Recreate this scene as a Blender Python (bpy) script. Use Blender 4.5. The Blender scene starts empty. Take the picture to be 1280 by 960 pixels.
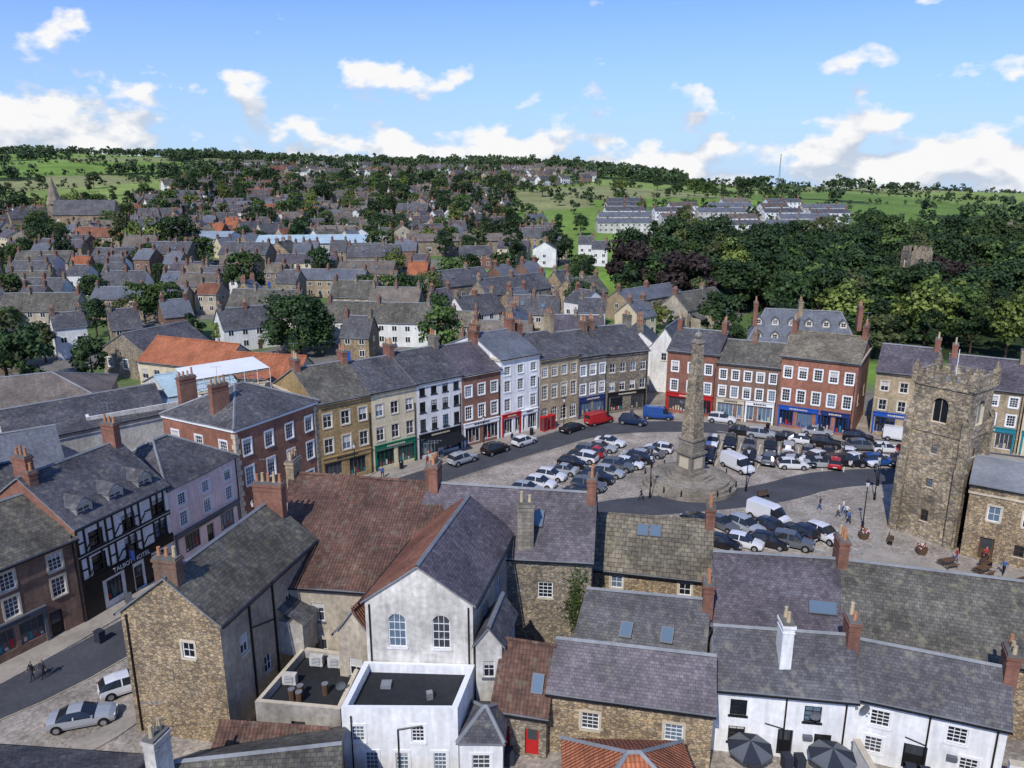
import bpy, math, random
import numpy as np
from mathutils import Vector, Matrix, noise
random.seed(7); rng=np.random.default_rng(7)
S=bpy.context.scene; COL=S.collection
V=Vector
# ------------------------------------------------------------------ materials
MATS={}
def newmat(name):
    m=bpy.data.materials.new(name); m.use_nodes=True; MATS[name]=m
    nt=m.node_tree; b=nt.nodes['Principled BSDF']
    return m,nt,b
def nd(nt,t,**kw):
    n=nt.nodes.new(t)
    for k,v in kw.items():
        if k in n.inputs: n.inputs[k].default_value=v
        else: setattr(n,k,v)
    return n
def mulcol(nt,a,b):
    n=nt.nodes.new('ShaderNodeMix'); n.data_type='RGBA'; n.blend_type='MULTIPLY'; n.inputs[0].default_value=1
    nt.links.new(a,n.inputs[6]); nt.links.new(b,n.inputs[7]); return n.outputs[2]
def mixcol(nt,f,a,b):
    n=nt.nodes.new('ShaderNodeMix'); n.data_type='RGBA'
    if isinstance(f,float): n.inputs[0].default_value=f
    else: nt.links.new(f,n.inputs[0])
    for s,i in((a,6),(b,7)):
        if isinstance(s,tuple): n.inputs[i].default_value=(*s,1)
        else: nt.links.new(s,n.inputs[i])
    return n.outputs[2]
def nfac(nt,scale,lo,hi,detail=3,f0=.3,f1=.7,vec=None):
    n=nd(nt,'ShaderNodeTexNoise',Scale=scale,Detail=detail)
    if vec is None:
        tc=nt.nodes.new('ShaderNodeTexCoord'); vec=tc.outputs['Object']
    nt.links.new(vec,n.inputs['Vector'])
    r=nt.nodes.new('ShaderNodeMapRange'); r.inputs[1].default_value=f0; r.inputs[2].default_value=f1
    r.inputs[3].default_value=lo; r.inputs[4].default_value=hi
    nt.links.new(n.outputs[0],r.inputs[0]); return r.outputs[0]
def streak(nt,lo=.84,hi=1.1,sx=2.6,sy=.35):
    tc=nt.nodes.new('ShaderNodeTexCoord'); mp=nt.nodes.new('ShaderNodeMapping'); mp.inputs['Scale'].default_value=(sx,sy,1); nt.links.new(tc.outputs['UV'],mp.inputs[0])
    return nfac(nt,1.,lo,hi,3,.3,.7,mp.outputs[0])
def rndobj(nt,lo,hi):
    o=nt.nodes.new('ShaderNodeObjectInfo'); r=nt.nodes.new('ShaderNodeMapRange')
    r.inputs[3].default_value=lo; r.inputs[4].default_value=hi
    nt.links.new(o.outputs['Random'],r.inputs[0]); return r.outputs[0]
def finish(nt,b,col,rough,stain=.3,rv=.12,st=False):
    col=mulcol(nt,col,nfac(nt,.35,1-stain,1+stain*.6,2))
    col=mulcol(nt,col,nfac(nt,2.6,1-stain*.7,1+stain*.5,3))
    if st: col=mulcol(nt,col,streak(nt))
    if rv: col=mulcol(nt,col,rndobj(nt,1-rv,1+rv))
    nt.links.new(col,b.inputs['Base Color']); b.inputs['Roughness'].default_value=rough
    return col
def brickmat(name,c1,c2,cm,bw,bh,ms=.012,rough=.85,stain=.25,bump=.35,lich=None,lf=(.56,.68),rv=.1,spec=.3,off=.5):
    m,nt,b=newmat(name)
    tc=nt.nodes.new('ShaderNodeTexCoord')
    t=nd(nt,'ShaderNodeTexBrick'); t.offset=off
    t.inputs['Scale'].default_value=1; t.inputs['Brick Width'].default_value=bw; t.inputs['Row Height'].default_value=bh
    t.inputs['Mortar Size'].default_value=ms; t.inputs['Mortar Smooth'].default_value=.3
    t.inputs['Color1'].default_value=(*c1,1); t.inputs['Color2'].default_value=(*c2,1); t.inputs['Mortar'].default_value=(*cm,1)
    nt.links.new(tc.outputs['UV'],t.inputs['Vector'])
    col=t.outputs['Color']
    if lich:
        f=nfac(nt,1.3,0,.8,6,lf[0],lf[1]); col=mixcol(nt,f,col,lich)
    finish(nt,b,col,rough,stain,rv,True)
    b.inputs['Specular IOR Level'].default_value=spec
    bp=nt.nodes.new('ShaderNodeBump'); bp.inputs['Strength'].default_value=bump; bp.inputs['Distance'].default_value=.04
    inv=nt.nodes.new('ShaderNodeMath'); inv.operation='SUBTRACT'; inv.inputs[0].default_value=1
    nt.links.new(t.outputs['Fac'],inv.inputs[1]); nt.links.new(inv.outputs[0],bp.inputs['Height']); nt.links.new(bp.outputs[0],b.inputs['Normal'])
    return m
def rubble(name,cols,sc=3.2,rough=.9,stain=.25,rv=.1,mort=(.16,.13,.09)):
    m,nt,b=newmat(name)
    tc=nt.nodes.new('ShaderNodeTexCoord'); mp=nt.nodes.new('ShaderNodeMapping'); mp.inputs['Scale'].default_value=(1,1.7,1)
    nt.links.new(tc.outputs['UV'],mp.inputs[0])
    v=nd(nt,'ShaderNodeTexVoronoi',Scale=sc); v.inputs['Randomness'].default_value=.8
    nt.links.new(mp.outputs[0],v.inputs['Vector'])
    e=nd(nt,'ShaderNodeTexVoronoi',Scale=sc); e.feature='DISTANCE_TO_EDGE'; e.inputs['Randomness'].default_value=.8
    nt.links.new(mp.outputs[0],e.inputs['Vector'])
    sep=nt.nodes.new('ShaderNodeSeparateColor'); nt.links.new(v.outputs['Color'],sep.inputs[0])
    cr=nt.nodes.new('ShaderNodeValToRGB'); cr.color_ramp.interpolation='CONSTANT'
    while len(cr.color_ramp.elements)<len(cols): cr.color_ramp.elements.new(.5)
    for i,c in enumerate(cols):
        cr.color_ramp.elements[i].position=i/len(cols); cr.color_ramp.elements[i].color=(*c,1)
    nt.links.new(sep.outputs[0],cr.inputs[0])
    mr=nt.nodes.new('ShaderNodeMapRange'); mr.inputs[1].default_value=.02; mr.inputs[2].default_value=.09
    nt.links.new(e.outputs['Distance'],mr.inputs[0])
    col=mixcol(nt,mr.outputs[0],mort,cr.outputs[0])
    finish(nt,b,col,rough,stain,rv,True)
    bp=nt.nodes.new('ShaderNodeBump'); bp.inputs['Strength'].default_value=.5; bp.inputs['Distance'].default_value=.05
    nt.links.new(mr.outputs[0],bp.inputs['Height']); nt.links.new(bp.outputs[0],b.inputs['Normal'])
    return m
def plain(name,c,rough=.7,stain=.15,rv=0.,spec=.3,metal=0,st=False):
    m,nt,b=newmat(name)
    rgb=nt.nodes.new('ShaderNodeRGB'); rgb.outputs[0].default_value=(*c,1)
    finish(nt,b,rgb.outputs[0],rough,stain,rv,st); b.inputs['Specular IOR Level'].default_value=spec
    b.inputs['Metallic'].default_value=metal
    return m
def pantile(name,c1,c2,stain=.3,lich=None):
    m=brickmat(name,c1,c2,tuple(x*.45 for x in c1),.26,.32,.02,.85,stain,.3,lich,off=0.)
    nt=m.node_tree;b=nt.nodes['Principled BSDF']
    tc=nt.nodes.new('ShaderNodeTexCoord'); w=nt.nodes.new('ShaderNodeTexWave'); w.bands_direction='X'; w.inputs['Scale'].default_value=1/.26*0.314
    nt.links.new(tc.outputs['UV'],w.inputs['Vector'])
    bp=nt.nodes.new('ShaderNodeBump'); bp.inputs['Strength'].default_value=.8; bp.inputs['Distance'].default_value=.08
    nt.links.new(w.outputs['Fac'],bp.inputs['Height'])
    old=[l for l in nt.links if l.to_node==b and l.to_socket.name=='Normal'][0].from_node
    nt.links.new(old.outputs[0],bp.inputs['Normal']); nt.links.new(bp.outputs[0],b.inputs['Normal'])
    return m
# walls
rubble('stone_gold',[(.46,.33,.18),(.36,.255,.14),(.52,.39,.23),(.25,.18,.115),(.42,.33,.21)])
rubble('stone_grey',[(.33,.28,.21),(.25,.21,.16),(.40,.34,.25),(.19,.165,.13),(.36,.29,.19)])
rubble('stone_tower',[(.38,.31,.21),(.29,.24,.17),(.43,.35,.24),(.20,.17,.13),(.36,.28,.17)],2.2,stain=.4)
brickmat('ashlar',(.44,.35,.22),(.34,.265,.17),(.22,.17,.12),.6,.3,.015)
brickmat('ashlar_ochre',(.40,.28,.13),(.32,.22,.10),(.17,.12,.07),.6,.3,.015)
brickmat('ashlar_grey',(.31,.275,.22),(.245,.215,.17),(.16,.14,.11),.6,.3,.015,stain=.35)
brickmat('brick_red',(.29,.105,.065),(.21,.08,.05),(.25,.19,.15),.225,.075,.01)
brickmat('brick_bright',(.36,.135,.08),(.28,.10,.06),(.28,.21,.16),.225,.075,.01)
brickmat('brick_brown',(.27,.15,.10),(.19,.105,.07),(.23,.18,.14),.225,.075,.01)
plain('render_white',(.76,.75,.72),.8,.14,st=True); plain('render_bright',(.80,.80,.78),.8,.12,st=True)
plain('render_cream',(.66,.57,.38),.8,.14,st=True); plain('render_pink',(.80,.63,.60),.8,.12,st=True)
plain('render_grey',(.40,.37,.32),.85,.35,st=True); plain('render_tan',(.45,.385,.29),.85,.32,st=True); plain('render_offwhite',(.62,.59,.53),.85,.28,st=True)
# roofs
LI=(.165,.155,.125)
brickmat('slate',(.135,.13,.135),(.075,.075,.082),(.035,.035,.04),.3,.22,.012,.6,.35,.3,LI)
brickmat('slate_purple',(.15,.13,.142),(.09,.076,.09),(.04,.036,.042),.3,.22,.012,.6,.35,.3,LI,(.6,.75))
brickmat('slate_blue',(.17,.18,.20),(.13,.14,.16),(.06,.065,.075),.3,.22,.012,.55,.25,.3)
brickmat('slate_moss',(.16,.147,.12),(.10,.093,.077),(.045,.042,.035),.35,.28,.015,.8,.4,.4,(.18,.17,.11))
brickmat('stone_slate',(.25,.215,.155),(.155,.135,.10),(.06,.052,.04),.55,.4,.025,.9,.4,.5,(.20,.19,.12))
brickmat('roof_brown',(.19,.16,.13),(.145,.12,.10),(.08,.065,.05),.35,.3,.015,.85,.3,.3,rv=.28)
pantile('pantile_old',(.215,.115,.08),(.135,.08,.062),.4,(.17,.14,.10))
pantile('pantile_orange',(.50,.18,.085),(.38,.13,.06),.25)
pantile('pantile_red',(.32,.135,.08),(.23,.10,.06),.35)
plain('roof_metal',(.30,.36,.40),.5,.15); plain('roof_teal',(.42,.54,.57),.5,.15); plain('felt',(.022,.024,.027),.8,.3)
plain('lead',(.22,.23,.24),.6,.2)
plain('white_paint',(.8,.8,.78),.5,.05); plain('cream_stone',(.58,.50,.37),.8,.15); plain('black_paint',(.014,.014,.015),.4,.1)
plain('green_paint',(.01,.15,.08),.4,.1); plain('blue_paint',(.02,.09,.40),.4,.1); plain('navy_paint',(.02,.04,.15),.4,.1)
plain('red_paint',(.45,.02,.02),.4,.1); plain('teal_paint',(.02,.2,.25),.4,.1); plain('grey_paint',(.12,.13,.14),.5,.1)
plain('terracotta',(.44,.21,.11),.8,.2); plain('pot_buff',(.5,.4,.25),.8,.2); plain('awning',(.02,.025,.03),.8,.05)
plain('wood',(.12,.07,.04),.7,.2); plain('curtain',(.5,.48,.44),.8,.1); plain('steel',(.4,.4,.4),.4,.1,metal=.6)
plain('asphalt',(.07,.072,.08),.9,.2); plain('pavement',(.34,.30,.25),.9,.2); plain('line_white',(.7,.7,.68),.8,.2)
plain('concrete',(.16,.15,.135),.9,.3); plain('tarmac_estate',(.17,.17,.175),.9,.2)
plain('kerb',(.33,.31,.28),.9,.2)
def glass(name,c,r=.08):
    m,nt,b=newmat(name); b.inputs['Base Color'].default_value=(*c,1); b.inputs['Roughness'].default_value=r; b.inputs['Specular IOR Level'].default_value=.6
glass('glass',(.015,.018,.022)); glass('glass_mid',(.05,.055,.06)); glass('glass_sky',(.12,.17,.22),.05); glass('car_glass',(.02,.024,.028),.05)
m,nt,b=newmat('car_paint'); o=nt.nodes.new('ShaderNodeObjectInfo'); nt.links.new(o.outputs['Color'],b.inputs['Base Color'])
b.inputs['Roughness'].default_value=.3; b.inputs['Coat Weight'].default_value=.6; b.inputs['Metallic'].default_value=.15
plain('tyre',(.012,.012,.012),.8,.1); plain('hub',(.35,.35,.36),.35,.1,metal=.5); plain('lamp_red',(.35,.01,.01),.3,.05); plain('lamp_white',(.7,.7,.7),.2,.05)
plain('skin',(.52,.30,.21),.6,.05); plain('hair',(.06,.04,.025),.7,.1)
for n,c in(('cloth_dark',(.03,.035,.05)),('cloth_blue',(.05,.12,.3)),('cloth_red',(.35,.05,.05)),('cloth_white',(.6,.6,.58)),('cloth_black',(.015,.015,.018))): plain(n,c,.9,.1)
m,nt,b=newmat('cobbles')
tc=nt.nodes.new('ShaderNodeTexCoord')
v=nd(nt,'ShaderNodeTexVoronoi',Scale=5.); nt.links.new(tc.outputs['Object'],v.inputs['Vector'])
s=nt.nodes.new('ShaderNodeSeparateColor'); nt.links.new(v.outputs['Color'],s.inputs[0])
c=mixcol(nt,s.outputs[0],(.25,.215,.175),(.43,.375,.31))
c=mulcol(nt,c,nfac(nt,.08,.75,1.15)); finish(nt,b,c,.9,.3,0)
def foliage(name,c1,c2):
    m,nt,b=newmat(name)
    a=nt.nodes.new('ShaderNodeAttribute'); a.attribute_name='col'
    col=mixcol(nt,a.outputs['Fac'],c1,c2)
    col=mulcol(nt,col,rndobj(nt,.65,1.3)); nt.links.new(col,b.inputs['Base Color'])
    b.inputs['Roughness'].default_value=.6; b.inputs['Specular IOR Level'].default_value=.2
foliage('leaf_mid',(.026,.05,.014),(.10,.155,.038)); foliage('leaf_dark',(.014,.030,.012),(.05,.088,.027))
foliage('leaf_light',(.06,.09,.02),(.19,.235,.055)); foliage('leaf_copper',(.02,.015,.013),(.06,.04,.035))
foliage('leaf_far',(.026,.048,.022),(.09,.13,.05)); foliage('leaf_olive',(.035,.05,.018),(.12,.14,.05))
plain('bark',(.07,.05,.035),.9,.2); plain('ivy',(.05,.085,.022),.9,.5); plain('ivy_light',(.09,.14,.03),.9,.5)
m,nt,b=newmat('terrain')
a=nt.nodes.new('ShaderNodeAttribute'); a.attribute_name='gcol'
col=mulcol(nt,a.outputs['Color'],nfac(nt,.03,.8,1.2)); col=mulcol(nt,col,nfac(nt,.4,.8,1.2,3))
nt.links.new(col,b.inputs['Base Color']); b.inputs['Roughness'].default_value=.95; b.inputs['Specular IOR Level'].default_value=.1

# ------------------------------------------------------------------ mesh builder
class MB:
    def __init__(s): s.v=[];s.f=[];s.m=[];s.uv=[];s.mats=[];s.sm=[]
    def mi(s,n):
        if n not in s.mats: s.mats.append(n)
        return s.mats.index(n)
    def q(s,pts,mat,smooth=False):
        pts=[V(p) for p in pts]
        n=(pts[1]-pts[0]).cross(pts[2]-pts[0])
        if n.length<1e-9 and len(pts)>3: n=(pts[2]-pts[0]).cross(pts[3]-pts[0])
        if n.length<1e-9: return
        n.normalize()
        if abs(n.z)>.999: h=V((1,0,0))
        else: h=V((0,0,1)).cross(n).normalized()
        w=n.cross(h); i=len(s.v)
        s.v+= [tuple(p) for p in pts]; s.f.append(tuple(range(i,i+len(pts)))); s.m.append(s.mi(mat)); s.sm.append(smooth)
        s.uv+=[(p.dot(h),p.dot(w)) for p in pts]
    def box(s,o,a,b,c,mat,bottom=True):
        o,a,b,c=V(o),V(a),V(b),V(c)
        if a.cross(b).dot(c)<0: a,b=b,a
        p=[o,o+a,o+a+b,o+b]; t=[x+c for x in p]
        for i in range(4): j=(i+1)%4; s.q([p[i],p[j],t[j],t[i]],mat)
        s.q(t,mat)
        if bottom: s.q(p[::-1],mat)
    def obox(s,x,y,z,lx,ly,lz,rot,mat):
        d=V((math.cos(rot),math.sin(rot),0)); e=V((-d.y,d.x,0))
        s.box(V((x,y,z))-d*lx/2-e*ly/2,d*lx,e*ly,(0,0,lz),mat)
    def cyl(s,c,r0,r1,h,n,mat,cap=True,rot=0,smooth=False):
        c=V(c); A=[c+V((r0*math.cos(rot+6.2832*i/n),r0*math.sin(rot+6.2832*i/n),0)) for i in range(n)]
        B=[c+V((r1*math.cos(rot+6.2832*i/n),r1*math.sin(rot+6.2832*i/n),h)) for i in range(n)]
        for i in range(n): j=(i+1)%n; s.q([A[i],A[j],B[j],B[i]],mat,smooth)
        if cap: s.q(B,mat)
    def rod(s,a,b,r,mat,n=6):
        a,b=V(a),V(b); d=(b-a).normalized(); x=d.orthogonal().normalized(); y=d.cross(x)
        A=[a+(x*math.cos(6.2832*i/n)+y*math.sin(6.2832*i/n))*r for i in range(n)]; B=[p+(b-a) for p in A]
        for i in range(n): j=(i+1)%n; s.q([A[i],A[j],B[j],B[i]],mat)
        s.q(A[::-1],mat); s.q(B,mat)
    def mesh(s,name):
        me=bpy.data.meshes.new(name); me.from_pydata(s.v,[],s.f); 
        for n in s.mats: me.materials.append(MATS[n])
        me.polygons.foreach_set('material_index',s.m); me.polygons.foreach_set('use_smooth',s.sm)
        u=me.uv_layers.new(name='UVMap'); u.data.foreach_set('uv',[c for t in s.uv for c in t])
        me.update(); return me
    def obj(s,name,loc=(0,0,0),rot=0,parent=None):
        o=bpy.data.objects.new(name,s.mesh(name)); o.location=loc; o.rotation_euler=(0,0,rot); COL.objects.link(o)
        if parent: o.parent=parent
        return o
def inst(name,me,loc,rot=0,sc=1,color=None):
    o=bpy.data.objects.new(name,me); o.location=loc; o.rotation_euler=(0,0,rot)
    o.scale=sc if isinstance(sc,tuple) else (sc,sc,sc)
    if color: o.color=(*color,1)
    COL.objects.link(o); return o

ST={'sash':('white_paint',1,1,.12,None,'cream_stone'),
 'sashW':('white_paint',2,3,.12,'white_paint','white_paint'),
 'georg':('white_paint',2,3,.1,None,'cream_stone'),
 'georgS':('white_paint',2,3,.12,'cream_stone','cream_stone'),
 'sashS':('white_paint',1,1,.12,'cream_stone','cream_stone'),
 'sashB':('black_paint',1,2,.1,None,'black_paint'),
 'sashR':('render_white',1,1,.14,None,'grey_paint'),
 'dark':('wood',1,1,.12,None,'cream_stone'),
 'shopG':('green_paint',3,0,.15,None,None),'shopK':('black_paint',3,0,.15,None,None),'shopW':('white_paint',3,0,.15,None,None),
 'shopB':('blue_paint',3,0,.15,None,None),'shopR':('red_paint',3,0,.15,None,None),'shopN':('navy_paint',3,0,.15,None,None),'shopY':('grey_paint',3,0,.15,None,None),
 'arch':('white_paint',2,3,.12,None,'render_white'),'archS':('cream_stone',1,0,.3,'cream_stone',None),
 'door':('wood',0,0,.2,None,None),'doorB':('blue_paint',0,0,.2,None,None),'doorK':('black_paint',0,0,.2,None,None),'doorR':('red_paint',0,0,.2,None,None)}
class Wall:
    def __init__(s,mb,p0,p1,z0):
        s.mb=mb; s.p=V((p0[0],p0[1],0)); d=V((p1[0]-p0[0],p1[1]-p0[1],0)); s.L=d.length; s.d=d/s.L; s.n=V((s.d.y,-s.d.x,0))
    def P(s,u,z,dep=0): return s.p+s.d*u-s.n*dep+V((0,0,z))
    def lb(s,u0,u1,z0,z1,d0,d1,mat):
        s.mb.box(s.P(u0,z0,d0),s.d*(u1-u0),-s.n*(d1-d0),(0,0,z1-z0),mat)
    def build(s,z0,z1,mat,rows):
        holes=[]
        for r in rows or []:
            zz,h,n,w,k=r[:5]
            if isinstance(n,int): us=[(i+.5)*s.L/n for i in range(n)]
            else: us=n
            for u in us:
                a,b=max(.05,u-w/2),min(s.L-.05,u+w/2)
                if b-a>.2: holes.append((a,b,zz,min(zz+h,z1-.05),k))
        xs=sorted({0,s.L,*[x for h in holes for x in h[:2]]}); zs=sorted({z0,z1,*[x for h in holes for x in h[2:4]]})
        for j in range(len(zs)-1):
            run=None
            for i in range(len(xs)-1):
                cx=(xs[i]+xs[i+1])/2; cz=(zs[j]+zs[j+1])/2
                hit=any(h[0]<cx<h[1] and h[2]<cz<h[3] for h in holes)
                if not hit and run is None: run=xs[i]
                if run is not None and (hit or i==len(xs)-2):
                    e=xs[i] if hit else xs[i+1]
                    s.mb.q([s.P(run,zs[j]),s.P(e,zs[j]),s.P(e,zs[j+1]),s.P(run,zs[j+1])],mat); run=None
        for h in holes: s.win(h,mat)
    def win(s,h,mat):
        a,b,c,d,k=h; fm,bx,bz,dep,sur,sill=ST[k]; q=s.mb.q; P=s.P
        for pts in ([P(a,c),P(a,d),P(a,d,dep),P(a,c,dep)],[P(b,d),P(b,c),P(b,c,dep),P(b,d,dep)],[P(a,d),P(b,d),P(b,d,dep),P(a,d,dep)],[P(b,c),P(a,c),P(a,c,dep),P(b,c,dep)]):
            q(pts[::-1],sur or mat)
        if k.startswith('door'):
            q([P(a,c,dep),P(b,c,dep),P(b,d,dep),P(a,d,dep)],fm)
            s.lb(a+.15,b-.15,c+.2,c+1.0,dep-.03,dep-.002,fm); s.lb(a+.15,b-.15,c+1.15,d-.15,dep-.02,dep-.002,'glass_mid'); return
        g=random.choice(['glass','glass','glass','glass_mid','glass_sky'])
        q([P(a,c,dep),P(b,c,dep),P(b,d,dep),P(a,d,dep)],g)
        if random.random()<.3 and not k.startswith('shop'):
            zz=d-(d-c)*random.choice([.3,.5,.2]); s.lb(a+.05,b-.05,zz,d-.05,dep-.012,dep-.004,'curtain')
        if k.startswith('shop'):
            for i in range(int((b-a)/.45)): u=a+.25+i*.45; s.lb(u,u+.25,c+.1,c+.3+random.random()*.8,dep-.03,dep-.01,random.choice(['curtain','red_paint','teal_paint','pot_buff','grey_paint','glass_mid']))
        f=.07; o=dep-.06; e=dep-.002
        s.lb(a,a+f,c,d,o,e,fm); s.lb(b-f,b,c,d,o,e,fm); s.lb(a+f,b-f,c,c+f,o,e,fm); s.lb(a+f,b-f,d-f,d,o,e,fm)
        t=.035
        for i in range(bx): u=a+f+(b-a-2*f)*(i+1)/(bx+1); s.lb(u-t/2,u+t/2,c+f,d-f,o+.01,e,fm)
        for i in range(bz): z=c+f+(d-c-2*f)*(i+1)/(bz+1); s.lb(a+f,b-f,z-t/2,z+t/2,o+.013,e,fm)
        if sur and not k.startswith('arch'):
            w=.16; pr=-.035
            s.lb(a-w,a,c,d,pr,.02,sur); s.lb(b,b+w,c,d,pr,.02,sur); s.lb(a-w,b+w,d,d+w*1.3,pr-.01,.02,sur)
        if sill: s.lb(a-.1,b+.1,c-.14,c,-.09,.03,sill)
        if k.startswith('arch'):
            r=(b-a)/2; zc=d-r; n=7
            for sg in(-1,1):
                cu=(a+b)/2; pts=[P(cu+sg*r,d,-.004)]
                arc=[P(cu+sg*r*math.cos(t),zc+r*math.sin(t),-.004) for t in [math.pi/2*i/n for i in range(n+1)]]
                for i in range(n):
                    t3=[pts[0],arc[i],arc[i+1]]
                    s.mb.q(t3 if sg>0 else t3[::-1],mat)
                for i in range(n):
                    A,B=arc[i],arc[i+1]; s.mb.q([A,B,B-s.n*dep,A-s.n*dep],mat)
def slab(mb,e0,e1,r1,r0,mat,th=.14,sag=.035,cell=1.3):
    e0,e1,r1,r0=map(V,(e0,e1,r1,r0)); nx=max(1,int((e1-e0).length/cell)); ny=max(1,int((r0-e0).length/cell)) if sag else 1
    if not sag: nx=1
    n=(e1-e0).cross(r0-e0)
    if n.length<1e-6: n=(e1-e0).cross(r1-e0)
    n.normalize()
    if n.z<0: n=-n
    def pt(i,j):
        u=i/nx;v=j/ny; p=(e0*(1-u)+e1*u)*(1-v)+(r0*(1-u)+r1*u)*v
        if sag: p=p+V((0,0,1))*noise.noise(p*.45)*sag*2.2
        return p
    h=(e1-e0).normalized(); w=n.cross(h)
    if w.z<0: w=-w
    G=[[pt(i,j) for i in range(nx+1)] for j in range(ny+1)]
    for j in range(ny):
        for i in range(nx):
            pts=[G[j][i],G[j][i+1],G[j+1][i+1],G[j+1][i]]
            if (pts[2]-pts[3]).length<1e-4: pts=pts[:3]
            k=len(mb.v); mb.v+=[tuple(p) for p in pts]
            order=list(range(k,k+len(pts)))
            mb.f.append(tuple(order)); mb.m.append(mb.mi(mat)); mb.sm.append(False); mb.uv+=[((p-e0).dot(h),(p-e0).dot(w)) for p in pts]
    D=V((0,0,-th)); edge=[G[0][i] for i in range(nx+1)]+[G[j][nx] for j in range(1,ny+1)]+[G[ny][i] for i in range(nx-1,-1,-1)]+[G[j][0] for j in range(ny-1,0,-1)]
    for i in range(len(edge)):
        a,b=edge[i],edge[(i+1)%len(edge)]
        if (a-b).length>1e-4: mb.q([a,b,b+D,a+D][::-1],'lead')
def ridge(mb,a,b,mat,w=.16):
    a,b=V(a),V(b); d=(b-a)
    if d.length<.1: return
    s=V((-d.y,d.x,0)).normalized()*w; up=V((0,0,.12))
    for x,y,z,t in((a-s-up*.3,b-s-up*.3,b+up,a+up),(a+up,b+up,b+s-up*.3,a+s-up*.3)): mb.q([x,y,z,t],mat)
def chimney(mb,x,y,z0,z1,lx=1.3,ly=.7,rot=0,mat='brick_red',pots=3,pm=None):
    mb.obox(x,y,z0,lx,ly,z1-z0-.35,rot,mat); mb.obox(x,y,z1-.35,lx+.16,ly+.16,.2,rot,mat); mb.obox(x,y,z1-.15,lx+.02,ly+.02,.15,rot,'concrete')
    mb.obox(x,y,z1-.75,lx+.08,ly+.08,.1,rot,mat)
    d=V((math.cos(rot),math.sin(rot),0))
    for i in range(pots):
        o=(i-(pots-1)/2)*lx/pots; pmat=pm or random.choice(['terracotta','terracotta','pot_buff']); h=random.choice([.5,.65,.8])
        mb.cyl((x+d.x*o,y+d.y*o,z1),.15,.11,h,8,pmat); mb.cyl((x+d.x*o,y+d.y*o,z1+h),.13,.13,.08,8,pmat)
    if random.random()<.45:
        p=V((x,y,z1)); mb.rod(p,p+V((0,0,2.0)),.02,'steel',4); mb.rod(p+V((-.6,0,1.9)),p+V((.6,.2,1.9)),.015,'steel',4)
        for k in range(5): q=p+V((-.5+.25*k,-.0+.05*k,1.9)); mb.rod(q+V((.08,-.3,0)),q+V((-.08,.3,0)),.01,'steel',4)
def L2(a,b,t): return V((a[0]+(b[0]-a[0])*t,a[1]+(b[1]-a[1])*t,0))
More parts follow.
